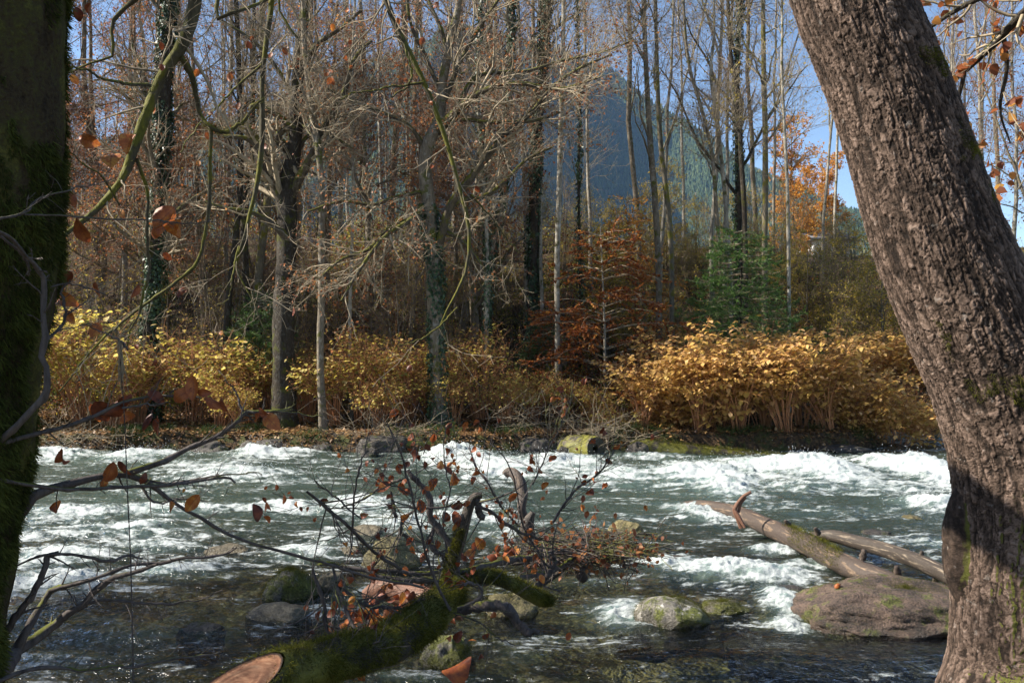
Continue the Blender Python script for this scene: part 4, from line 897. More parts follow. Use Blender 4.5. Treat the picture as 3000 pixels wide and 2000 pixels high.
tone = fbm(cu*3, su*3, V_*5, 3, 19)
hgt = (.22+.30*pl*(.25+.95*cid)+.26*pl2*(.3+.9*cidb)+.5*(fl-.5))*fis+.16*(fbm(cu*40, su*40, V_*70, 2, 18)-.5)+.16*(tone-.5)
bump = 1+(hgt*.014-.007)/Q[:, None]+.05*(fbm(cu*1.1, su*1.1, V_*1.6, 3, 13)-.5)
ta = thing("leaning_tree_trunk", "big rough brown trunk leaning across the right of the river", "tree", (P[0][0], P[0][1], P[0][2]))
ta.name = "leaning_tree"
g = G(); VV = tubes(g, P, Q, S_, bump=bump[None])[0]; g.T[-1] = np.clip(hgt*.95+.0, 0, 1).ravel()
part("trunk", g, M['plated'], ta)
mk_ = lambda v, nn: (fbm(v[:, 0]*4.6, v[:, 1]*4.6, v[:, 2]*3.6, 4, 17)+.36*sst(2.1, 1.75, v[:, 2])*sst(-.75, -.4, nn[:, 0])-.1+.1*nn[:, 0]-.5*(nn[:, 0] < -.75)-.3*(nn[:, 1] > .3) > .56-.07*sst(2.1, 1.7, v[:, 2]))
part("moss", moss_tufts(VV, P, 90000, .011, rng, mk_, .3), M['moss'], ta)
# burl on the left flank
th, ph = np.meshgrid(np.linspace(0, 2*np.pi, 90), np.linspace(0, np.pi, 90))
c0 = at(2850, 1590, 2.93); bx = np.stack([np.sin(ph)*np.cos(th)*.105, np.sin(ph)*np.sin(th)*.09, np.cos(ph)*.24], -1)
nz_ = fbm(bx[..., 0]*8, bx[..., 1]*8, bx[..., 2]*5, 4, 21)-.5; fine = fbm(bx[..., 0]*60, bx[..., 1]*60, bx[..., 2]*25, 3, 22)
bx = bx*(1+.25*nz_+.05*(fine-.5))[..., None]; bx[..., 0] += .12*(bx[..., 2]+.05)*(bx[..., 2] < 0); g = G()
i = (np.arange(89)[:, None]*90+np.arange(89)[None]).ravel(); g.add(c0+bx, np.stack([i, i+90, i+91, i+1], -1), np.clip(.12+fine.ravel()*.45, 0, 1))
part("burl", g, M['plated'], ta)
# its limb sweeping back down at the top right with copper leaves
LP, LR = limbs(ta, rng, [[(2330, -560, 2.9, 60), (2700, -700, 3.6, 40), (3150, -420, 4.6, 22), (3120, -100, 5.2, 15), (2985, 50, 5.6, 12), (2900, 140, 5.8, 10), (2800, 230, 6, 8), (2700, 330, 6.1, 4)],
    [(3100, -90, 5.2, 12), (2960, -40, 5.4, 10), (2840, 10, 5.6, 8), (2740, 70, 5.8, 6), (2650, 130, 6, 3)], [(2940, 110, 5.7, 8), (2950, 200, 5.8, 6), (2930, 320, 5.9, 4), (2960, 420, 6, 2)],
    [(2830, 200, 5.9, 6), (2790, 350, 6, 5), (2740, 460, 6.1, 3)]], 'bark_dark', nm="branch")
B = twigs(ta, LP[:, 6:], LR[:, 6:], rng, 60, 200, 380, .4, up=-.01, rm=.0022)
g = G(); p, d = along(B[2], 420, rng); leaves(g, p, .075, rng, LEAF_M, D=d*.4+np.array([0, 0, -.5]), jit=.7); part("leaves", g, M['leaf_rust'], ta)

# --- mossy trunk at the left edge
rng = np.random.default_rng(102)
pts = [(-330, 2200, 2.35, 300), (-250, 2000, 2.35, 245), (-225, 1880, 2.37, 225), (-190, 1724, 2.38, 215), (-165, 1577, 2.4, 208), (-137, 1412, 2.4, 205), (-120, 1320, 2.4, 203), (-105, 1186, 2.4, 200), (-80, 1007, 2.4, 199), (-55, 873, 2.4, 198), (-30, 740, 2.4, 196), (-20, 600, 2.4, 196), (-16, 490, 2.4, 194), (-12, 357, 2.4, 193), (-8, 178, 2.4, 191), (8, 0, 2.4, 190), (20, -400, 2.4, 185), (60, -900, 2.4, 160), (80, -1300, 2.4, 130)]
K_, S_ = 700, 260
pts = [(a_-22, b_, c_, d_) for a_, b_, c_, d_ in pts]
P, Q = pxline(pts, K_); L = np.r_[0, np.cumsum(np.linalg.norm(np.diff(P, axis=0), axis=1))]
U_, V_ = np.meshgrid(np.arange(S_)/S_, L); cu, su = np.cos(U_*6.2832), np.sin(U_*6.2832)
hgt = fbm(cu*3, su*3, V_*3, 5, 23)
tb = thing("mossy_tree", "large moss-covered trunk in shade at the left edge", "tree", P[0])
g = G(); VV = tubes(g, P, Q, S_, bump=(1+.2*(hgt-.5)+.06*(fbm(cu*12, su*12, V_*14, 3, 24)-.5))[None])[0]
m, nt, out = nmat("moss_bark"); tc = nd(nt, "ShaderNodeTexCoord").outputs["Object"]; n1 = noise(nt, 9, 5, .65, scalev(nt, tc, (1, 1, .45))); n2 = noise(nt, 90, 3, .7, tc)
c = ramp(nt, [(.34, (.015, .011, .008)), (.46, (.05, .038, .022)), (.54, (.06, .058, .02)), (.7, (.15, .14, .035))], mixc(nt, .35, n1, n2)); princ(nt, out, c, .95, bumpn(nt, n2, 1, .012), .1)
part("trunk", g, m, tb)
part("moss", moss_tufts(VV, P, 80000, .024, rng, lambda v, nn: (v[:, 2] > .6) & (v[:, 2] < 4.4) & (nn[:, 1] < .7) & (nn[:, 0] > -.7) & (fbm(v[:, 0]*7, v[:, 1]*7, v[:, 2]*2.5, 4, 6) > .40), 1.1), M['moss_dark'], tb)

def branch_set(t, lines, bark, rng, k=24, knots=.12, sides=7, nm="branch"):
    P, Rr = [], []
    for pts in lines:
        p, q = pxline(pts, k); p = p+np.cumsum(rng.normal(0, .0012*pts[0][2], (k, 3)), 0)*np.linspace(0, 1, k)[:, None]
        kn = 1+knots*rng.normal(size=(1, k, sides))+.22*(rng.random((1, k, 1)) < .18)
        g = G(); tubes(g, p, q, sides, bump=kn); part(nm, g, M[bark], t); P.append(p); Rr.append(q)
    return np.array(P), np.array(Rr)
M['bark_branch'] = bark_mat("branch_bark", (.018, .014, .012), (.12, .1, .09), .1, scale=14, bumpd=.006)  # dark brown bark for near branches, twigs and the cord
M['bark_bough'] = bark_mat("mossy_bough", (.02, .017, .01), (.1, .085, .05), .5, (.16, .15, .02), scale=16, bumpd=.01)
D0 = 2.7
lowb = [[(-160, 2080, 2.4, 40), (0, 1970, 2.5, 24), (45, 1912, 2.6, 20), (89, 1885, 2.65, 17), (147, 1840, 2.7, 13), (187, 1804, 2.7, 11), (232, 1777, 2.7, 10), (268, 1737, 2.7, 9), (308, 1706, 2.7, 8), (357, 1688, 2.7, 7), (424, 1661, 2.7, 4)],
    [(40, 1915, 2.6, 13), (71, 1858, 2.6, 12), (103, 1800, 2.65, 10), (129, 1760, 2.7, 9), (147, 1728, 2.7, 9), (201, 1711, 2.7, 7), (286, 1688, 2.7, 6), (384, 1653, 2.75, 5), (469, 1648, 2.8, 5), (527, 1630, 2.8, 4), (594, 1621, 2.8, 4), (661, 1608, 2.85, 3), (692, 1592, 2.85, 2)],
    [(-40, 1920, 2.45, 14), (9, 1862, 2.5, 11), (58, 1782, 2.5, 10), (94, 1733, 2.5, 9), (116, 1670, 2.5, 9), (129, 1639, 2.5, 9), (125, 1608, 2.5, 9), (147, 1590, 2.5, 6)],
    [(-80, 2030, 2.3, 8), (45, 1974, 2.4, 6), (112, 1958, 2.45, 6), (178, 1961, 2.5, 5), (232, 1970, 2.5, 5), (312, 1958, 2.5, 4), (393, 1958, 2.55, 4), (446, 1947, 2.6, 3), (535, 1934, 2.6, 3), (616, 1929, 2.6, 1.5)],
    [(254, 1769, 2.7, 4), (312, 1755, 2.7, 4), (400, 1758, 2.7, 3.5), (491, 1757, 2.75, 3), (535, 1744, 2.8, 3), (576, 1744, 2.8, 2), (634, 1702, 2.8, 1.2)],
    [(38, 1661, 2.5, 2), (112, 1630, 2.5, 4), (178, 1626, 2.5, 4), (241, 1635, 2.5, 4.5), (312, 1648, 2.55, 4.5), (357, 1630, 2.6, 3.5), (402, 1639, 2.6, 2)],
    [(-60, 1560, 2.4, 26), (62, 1496, 2.5, 16), (80, 1465, 2.5, 15), (125, 1438, 2.55, 15), (178, 1425, 2.6, 14), (232, 1412, 2.65, 12), (290, 1396, 2.7, 11), (352, 1387, 2.7, 11), (402, 1400, 2.75, 9), (446, 1418, 2.75, 8), (482, 1452, 2.8, 6), (535, 1487, 2.8, 5.5), (603, 1523, 2.85, 5), (669, 1563, 2.9, 5), (758, 1595, 2.95, 4.5), (848, 1621, 3, 4.5), (937, 1644, 3.1, 4), (1010, 1666, 3.2, 4), (1100, 1690, 3.3, 4), (1180, 1700, 3.35, 4), (1240, 1712, 3.4, 3)],
    [(370, 1385, 2.7, 8), (446, 1362, 2.75, 8), (491, 1345, 2.8, 7.5), (560, 1305, 2.85, 7), (647, 1266, 2.9, 6.5), (696, 1230, 2.9, 6), (714, 1204, 2.95, 6), (804, 1204, 2.95, 5), (848, 1192, 3, 3)],
    [(-30, 1400, 2.3, 8), (71, 1418, 2.4, 6), (147, 1430, 2.45, 6), (201, 1438, 2.5, 6), (290, 1434, 2.5, 5), (402, 1432, 2.6, 5), (513, 1427, 2.6, 4.5), (580, 1427, 2.65, 4), (647, 1421, 2.7, 3.5), (669, 1438, 2.7, 2.5)],
    [(402, 1398, 2.75, 3.5), (491, 1416, 2.8, 3.5), (580, 1407, 2.8, 3), (647, 1394, 2.8, 2.5), (758, 1385, 2.9, 1.8), (794, 1389, 2.9, 1.2)],
    [(415, 1425, 2.7, 3.5), (446, 1465, 2.7, 3.5), (482, 1479, 2.75, 2.5), (540, 1470, 2.8, 2), (600, 1490, 2.8, 1.2)],
    [(714, 1206, 2.95, 3.5), (702, 1190, 2.95, 3), (690, 1160, 2.95, 2.5), (670, 1140, 2.95, 1.5)],
    [(800, 1204, 2.95, 2.5), (880, 1207, 3, 2), (960, 1207, 3, 1.2)],
    [(-40, 1310, 2.3, 8), (89, 1273, 2.4, 7), (156, 1253, 2.45, 6.5), (268, 1219, 2.5, 6), (357, 1172, 2.55, 4.5), (446, 1154, 2.6, 3.5), (535, 1150, 2.6, 3), (580, 1159, 2.6, 1.5)],
    [(357, 1195, 2.5, 3), (402, 1190, 2.55, 3.5), (450, 1180, 2.55, 2.5), (490, 1160, 2.55, 1.5)],
    [(-40, 1330, 2.35, 12), (50, 1245, 2.3, 10.5), (98, 1195, 2.3, 10), (125, 1163, 2.3, 9.5), (136, 1128, 2.3, 9.5), (134, 1065, 2.3, 9), (118, 1029, 2.3, 9), (134, 994, 2.3, 8.5), (129, 918, 2.3, 8.5), (134, 842, 2.3, 8), (125, 797, 2.28, 7), (80, 739, 2.2, 6), (45, 695, 2.15, 5), (0, 668, 2.1, 5), (-60, 640, 2.0, 5)],
    [(138, 994, 2.3, 5), (178, 958, 2.35, 4.5), (187, 927, 2.35, 4), (178, 882, 2.35, 3.5), (165, 855, 2.35, 3), (190, 820, 2.35, 2)],
    [(187, 927, 2.35, 2.5), (230, 900, 2.4, 2), (260, 860, 2.45, 1)], [(150, 840, 2.3, 2.5), (200, 830, 2.35, 2), (290, 840, 2.4, 2), (325, 842, 2.4, 1.2)],
    [(-60, 650, 2.1, 4), (71, 629, 2.2, 4), (103, 603, 2.25, 3), (192, 571, 2.3, 2.5), (310, 550, 2.4, 1.2)],
    [(71, 629, 2.2, 3), (192, 632, 2.3, 2.5), (320, 645, 2.4, 2.5), (437, 656, 2.5, 2), (536, 665, 2.5, 2), (620, 660, 2.5, 1)],
    [(0, 690, 2.15, 4), (60, 740, 2.2, 4), (120, 800, 2.28, 4)], [(250, 950, 2.5, 1.5), (300, 975, 2.5, 2), (345, 1000, 2.55, 4), (352, 1020, 2.55, 3)], [(140, 990, 2.3, 2.5), (180, 965, 2.35, 2), (250, 950, 2.5, 1.5)]]
LP, LR = branch_set(tb, lowb, 'bark_branch', rng, 30)
# spur twigs with pointed buds
B2, R2 = grow(LP, LR, 150, .25, 1, 40, 80, .04, .16, .45, 6, .12, 0, .0011, rng, flat=.6); g = G(); tubes(g, B2, R2, 4)
B3, R3 = grow(B2, R2, 120, .3, 1, 35, 70, .02, .06, .7, 4, .1, -.02, .001, rng); tubes(g, B3, R3, 4)
B3, R3 = grow(np.concatenate([LP[9:11], LP[7:9], LP[12:13]]), np.concatenate([LR[9:11], LR[7:9], LR[12:13]]), 60, .4, 1, 30, 70, .03, .12, .5, 5, .1, 0, .001, rng); tubes(g, B3, R3, 4)
part("twigs", g, M['bark_branch'], tb)
n = 260; p, d = along(B2, n, rng, .6, 1); g = G()
dd = norm(d+np.array([0, 0, -.3])); bud = np.stack([p, p+dd*.007, p+dd*.018], 1); tubes(g, bud, np.array([[.0008, .0016, .0003]])*np.ones((n, 1)), 5); part("buds", g, M['bark_branch'], tb, kind="stuff")

# large beech leaves
def bigleaf(g, pos, ln, D, Nn, rng, curl=.3, w=.33):
    a, b = 17, 13; v, u = np.meshgrid(np.linspace(0, 1, a), np.linspace(-1, 1, b), indexing='ij')
    wd = w*np.sin(np.pi*np.clip(v, 0, 1)**.85)**.75+.001
    x = u*wd*(1+.03*np.sin(v*75)*(np.abs(u) > .9)); c1, c2, c3 = rng.normal(0, curl, 3)
    z = .10*np.abs(u)*wd+.018*np.cos((v-np.abs(u)*.22)*2*np.pi*8)*(1-.4*np.abs(u))*(wd/w)+c1*(v-.5)**2*1.3+c2*x*x*3+c3*x*(v-.3)
    D = norm(np.asarray(D, float)); S = norm(np.cross(D, Nn)); U = np.cross(S, D)
    Vv = pos+ln*(x[..., None]*S+(v[..., None])*D+z[..., None]*U)
    i = (np.arange(a-1)[:, None]*b+np.arange(b-1)[None]).ravel()
    g.add(Vv, np.stack([i, i+1, i+b+1, i+b], -1), rng.uniform(.1, .9), np.stack([u, v], -1)+[2, 0])
    st = np.stack([pos-ln*.12*D+[0, 0, .004], pos]); tubes(g, spline(st, 3), np.array([.0007]*3), 4, .2)
m, nt, out = nmat("beech_leaf"); sx = nd(nt, "ShaderNodeSeparateXYZ"); nt.links.new(attr(nt, "uvp", "Vector"), sx.inputs[0])
au = math_(nt, 'ABSOLUTE', math_(nt, 'SUBTRACT', sx.outputs[0], 2)); ve = math_(nt, 'SINE', math_(nt, 'MULTIPLY', math_(nt, 'SUBTRACT', sx.outputs[1], math_(nt, 'MULTIPLY', au, .22)), 50.27))
tc = nd(nt, "ShaderNodeTexCoord").outputs["Object"]; nn_ = noise(nt, 45, 4, .65, tc)
c = ramp(nt, [(0, (.07, .02, .012)), (.4, (.24, .06, .02)), (.8, (.42, .13, .03)), (1, (.55, .25, .05))], math_(nt, 'ADD', attr(nt, "tint"), math_(nt, 'MULTIPLY', math_(nt, 'SUBTRACT', nn_, .5), 1.4)))
vein = ramp(nt, [(.88, (0, 0, 0)), (1, (1, 1, 1))], ve); mid = ramp(nt, [(.03, (1, 1, 1)), (.09, (0, 0, 0))], au)
c = mixc(nt, math_(nt, 'MULTIPLY', mixc(nt, 1, vein, mid, 'ADD'), .5), c, (.16, .05, .025))
p_ = princ(nt, None, c, .5, bumpn(nt, nn_, .5, .002), .4); tr_ = nd(nt, "ShaderNodeBsdfTranslucent"); nt.links.new(c, tr_.inputs[0])
mx = nd(nt, "ShaderNodeMixShader"); mx.inputs[0].default_value = .33; nt.links.new(p_, mx.inputs[1]); nt.links.new(tr_.outputs[0], mx.inputs[2]); nt.links.new(mx.outputs[0], out.inputs[0])
M['bigleaf'] = m
def leafset(t, lst, rng, dep, down=.8):
    g = G()
    for L_ in lst:
        px, py, h = L_[:3]; d = L_[3] if len(L_) > 3 else dep; ln = 2.05*h*d/FPX; c = at(px, py, d)
        a = rng.normal(0, .7); D = norm(np.array([math.sin(a), rng.normal(0, .35), -abs(math.cos(a))*down])); Nn = norm(np.array([rng.normal(0, .5), -1, rng.normal(.2, .5)]))
        bigleaf(g, c-D*ln*.5, ln*.92, D, Nn, rng, .75, rng.uniform(.26, .34))
    part("leaves", g, M['bigleaf'], t)
leafset(tb, [(230, 45, 24), (262, 30, 20), (265, 415, 32), (325, 465, 45), (378, 422, 38), (58, 595, 40), (20, 680, 34), (60, 700, 45), (118, 622, 38), (172, 625, 28), (225, 580, 34), (242, 678, 42), (478, 640, 46), (452, 682, 30), (528, 672, 36),
    (186, 825, 36), (192, 880, 40), (205, 930, 24), (180, 778, 20), (290, 852, 34), (388, 858, 28), (278, 968, 30), (568, 1140, 40), (525, 1160, 34), (462, 1165, 32), (635, 1182, 36), (655, 1188, 30), (600, 1150, 24), (795, 1235, 40), (775, 1210, 20), (755, 1225, 18),
    (298, 1205, 42), (335, 1200, 42), (360, 1180, 30), (372, 1220, 26), (430, 1238, 32), (465, 1255, 34), (283, 1210, 32), (185, 1345, 26), (320, 1385, 34), (362, 1382, 34), (302, 1420, 20), (163, 1490, 24), (498, 1487, 22), (562, 1475, 34), (752, 1502, 30), (535, 1437, 9), (420, 1405, 20)], rng, 2.6)

# boughs arching over the river from the left tree
top = [(60, -900, 2.4, 70), (330, -600, 3.4, 40)]
over = [top+[(560, -300, 4.4, 24), (578, -120, 4.7, 21), (568, 0, 4.8, 19), (540, 120, 4.8, 18), (490, 200, 4.8, 16), (450, 285, 4.8, 15), (400, 420, 4.7, 14), (372, 510, 4.7, 12), (300, 600, 4.6, 9), (230, 660, 4.5, 7), (180, 700, 4.4, 6), (140, 770, 4.3, 4)],
    [(530, 165, 4.8, 9), (565, 230, 4.9, 8), (580, 320, 5, 7), (625, 370, 5, 6), (690, 372, 5.1, 5), (770, 300, 5.2, 3)],
    [(620, 370, 5, 6), (616, 480, 5, 5.5), (612, 620, 5, 5), (580, 760, 5, 5), (505, 840, 5, 4.5), (420, 905, 5, 4), (330, 980, 5, 3.5), (240, 1060, 4.9, 2.5), (150, 1180, 4.9, 1.8)],
    [(440, 250, 4.7, 5), (330, 235, 4.4, 4), (240, 200, 4.2, 3), (150, 185, 4, 2)],
    top+[(500, -250, 4.2, 12), (420, -40, 4.3, 7), (360, 20, 4.4, 6), (318, 70, 4.4, 5), (318, 160, 4.4, 4), (260, 180, 4.4, 3), (150, 230, 4.3, 2)],
    [(400, 465, 4.7, 5), (430, 560, 4.8, 4.5), (430, 650, 4.8, 4), (435, 780, 4.9, 4), (400, 900, 4.9, 3), (372, 1000, 4.9, 2)],
    top+[(640, -150, 5, 10), (640, 40, 5, 6), (690, 30, 5, 5), (780, 0, 5.2, 4), (870, -60, 5.3, 3)],
    [(350, 600, 4.6, 3), (300, 520, 4.4, 2.5), (240, 480, 4.3, 2), (190, 380, 4.2, 1.5)],
    top+[(700, -260, 5.2, 12), (795, -60, 5.6, 9), (785, 100, 5.6, 8), (768, 230, 5.6, 7), (766, 400, 5.6, 7), (745, 560, 5.6, 6), (712, 700, 5.6, 4.5), (690, 780, 5.6, 3), (735, 860, 5.6, 2.5), (780, 970, 5.6, 1.2)],
    [(768, 190, 5.6, 4), (700, 245, 5.5, 3), (640, 310, 5.4, 2.5), (560, 400, 5.3, 1.5)], [(700, 720, 5.6, 3), (682, 800, 5.5, 2.5), (680, 850, 5.5, 1.5), (640, 900, 5.5, 1)],
    top+[(900, -500, 5.4, 14), (1100, -120, 6, 11), (1140, 20, 6.1, 9.5), (1185, 120, 6.1, 9), (1245, 240, 6.1, 8), (1295, 360, 6.1, 7), (1325, 450, 6.1, 6.5), (1355, 560, 6.1, 5.5), (1380, 660, 6.1, 5), (1375, 780, 6.1, 4), (1330, 880, 6.1, 3), (1290, 950, 6.1, 2.5), (1320, 1010, 6.1, 1.2)],
    [(1245, 240, 6.1, 4), (1170, 260, 6, 3), (1080, 290, 5.9, 2.5), (1010, 310, 5.8, 1.5)], [(1380, 570, 6.1, 3.5), (1420, 620, 6.2, 2.5), (1500, 720, 6.3, 1.5)], [(1340, 900, 6.1, 2), (1260, 975, 6, 2), (1180, 1000, 5.9, 1.3)],
    [(1185, 120, 6.1, 4), (1195, 200, 6, 3.5), (1180, 240, 6, 3), (1130, 250, 6, 2)],
    top+[(900, -450, 5.2, 9), (820, -40, 5.4, 4), (840, 60, 5.4, 3.5), (880, 110, 5.4, 3)]]
LP, LR = branch_set(tb, over, 'bark_bough', rng, 48, .1, 8, "bough")
sub = LP[:, 20:]; subr = LR[:, 20:]
B2, R2 = grow(sub, subr, 150, .05, 1, 30, 75, .3, .95, .35, 9, .13, -.012, .0026, rng, flat=.8); g = G(); tubes(g, B2, R2, 5)
B3, R3 = grow(B2, R2, 420, .1, 1, 30, 65, .12, .45, .6, 7, .12, -.01, .0018, rng); tubes(g, B3, R3, 4)
B4, R4 = grow(B3, R3, 800, .1, 1, 30, 65, .05, .2, .7, 4, .1, 0, .0014, rng); tubes(g, B4, R4, 3)
part("twigs", g, M['twig'], tb)
g = G(); p, d = along(B4, 85, rng); p = p[(p[:, 0] < p[:, 1]*-.12) | (rng.random(len(p)) < .3)]
for q in p: bigleaf(g, q, rng.uniform(.035, .075), [rng.normal(0, .6), rng.normal(0, .4), -1], [rng.normal(0, .5), -1, .2], rng, .4)
part("leaf_sprays", g, M['bigleaf'], tb)
for i, (q0, q1) in enumerate([(0, 1), (1, 3), (8, 9), (11, 12)]):     # shaggy moss on the boughs
    for j in range(q0, q1):
        gg = G(); Vt = tubes(gg, LP[j], LR[j], 8)[0]; part("bough_moss", moss_tufts(Vt, LP[j], 4200, .009, rng, lambda v, nn: fbm(v[:, 0]*5, v[:, 1]*5, v[:, 2]*5, 2, 3) > .38, .4), M['moss'], tb)
# hanging string with frayed top
rng = np.random.default_rng(103)
P, Q = pxline([(349, 1003, 2.55, 1.4), (355, 1100, 2.55, 1.2), (362, 1180, 2.55, 1.3), (368, 1300, 2.55, 1.4), (374, 1450, 2.55, 1.6), (381, 1600, 2.55, 1.7), (386, 1760, 2.55, 1.8), (389, 1900, 2.55, 1.8), (391, 2080, 2.55, 1.8)], 260)
g = G(); s_ = np.arange(260)
for ph_ in (0, 3.14):
    off = np.stack([np.cos(s_*.9+ph_), np.sin(s_*.9+ph_), 0*s_], -1)*.0009; tubes(g, P+off, Q*.75, 5)
tg = thing("string", "thin twisted cord hanging down in front of the river at the left", "string", P[0]); part("cord", g, M['bark_branch'], tg)
g = G(); n = 26; a = P[0]+rng.normal(0, .004, (n, 3)); k = 8; u = np.linspace(0, 1, k)[None, :, None]; e = P[0]+np.c_[rng.normal(.012, .009, n), rng.normal(0, .006, n), -rng.uniform(.06, .17, n)]
B = a[:, None]*(1-u)+e[:, None]*u+rng.normal(0, .0015, (n, k, 3)); tubes(g, B, np.full((n, k), .0011), 3); part("frayed_end", g, M['twig'], tg)
# ------------------------------------------------------------------ boulders
def rock_mat(name, a, b, moss, mosscol=(.11, .115, .02), white=0):
    m, nt, out = nmat(name); tc = nd(nt, "ShaderNodeTexCoord").outputs["Object"]
    n1 = noise(nt, 4, 6, .62, tc, .4); n2 = noise(nt, 55, 4, .7, tc); n3 = noise(nt, 5, 6, .68, tc)
    c = ramp(nt, [(.38, a), (.62, b)], mixc(nt, .5, n1, n2))
    if white: c = mixc(nt, ramp(nt, [(.55, (0, 0, 0)), (.62, (white,)*3)], noise(nt, 6.5, 4, .6, scalev(nt, tc, (1, 1, .6)))), c, (.62, .58, .53))
    sp = nd(nt, "ShaderNodeSeparateXYZ"); nt.links.new(geo(nt, "Position"), sp.inputs[0])
    if moss:
        mc = ramp(nt, [(.3, tuple(np.array(mosscol)*.25)), (.5, mosscol), (.7, tuple(np.array(mosscol)*2.0))], n2)
        c = mixc(nt, ramp(nt, [(.76-.5*moss, (0, 0, 0)), (.84-.5*moss, (1, 1, 1))], n3), c, mc)
    vr = nd(nt, 'ShaderNodeTexVoronoi', feature='DISTANCE_TO_EDGE'); vr.inputs['Scale'].default_value = 3.2; vv = nd(nt, 'ShaderNodeVectorMath', operation='ADD'); nt.links.new(tc, vv.inputs[0])
    nv = nd(nt, 'ShaderNodeTexNoise'); nv.inputs['Scale'].default_value = 3; nt.links.new(tc, nv.inputs['Vector']); nt.links.new(scalev(nt, nv.outputs['Color'], (.6, .6, .6)), vv.inputs[1]); nt.links.new(vv.outputs[0], vr.inputs['Vector'])
    ck = ramp(nt, [(0, (1, 1, 1)), (.022, (0, 0, 0))], vr.outputs['Distance']); c = mixc(nt, math_(nt, 'MULTIPLY', ck, math_(nt, 'MULTIPLY', n3, .9)), c, (.012, .01, .008))
    wet = ramp(nt, [(.03, (1, 1, 1)), (.12, (0, 0, 0))], math_(nt, 'ADD', sp.outputs[2], math_(nt, 'MULTIPLY', math_(nt, 'SUBTRACT', n1, .5), .12)))
    c = mixc(nt, math_(nt, 'MULTIPLY', wet, .6), c, mixc(nt, 1, c, (.3, .28, .22), 'MULTIPLY'))
    rg_ = math_(nt, 'SUBTRACT', .8, math_(nt, 'MULTIPLY', wet, .55))
    princ(nt, out, c, rg_, bumpn(nt, mixc(nt, .5, n1, n2), 1.0, .05), .4); return m
M['rock_brown'] = rock_mat("rock_brown", (.03, .02, .016), (.19, .125, .095), .42, (.07, .07, .018))
def mottled(name):
    m = rock_mat(name, (.012, .01, .008), (.16, .108, .08), .45, (.075, .08, .018)); return m
M['rock_brown'] = mottled('rock_mottled')
M['rock_moss'] = rock_mat("rock_moss", (.05, .045, .035), (.3, .27, .22), .7, (.1, .105, .018))
M['rock_white'] = rock_mat("rock_white", (.07, .065, .05), (.32, .29, .25), .58, (.09, .1, .018), 1)
M['rock_wet'] = rock_mat("rock_wet", (.05, .042, .025), (.3, .25, .16), .1)
M['rock_olive'] = rock_mat("rock_olive", (.06, .05, .02), (.3, .25, .11), .35, (.13, .12, .03))
M['rock_dark'] = rock_mat("rock_dark", (.018, .015, .013), (.11, .095, .08), .38, (.07, .085, .015))
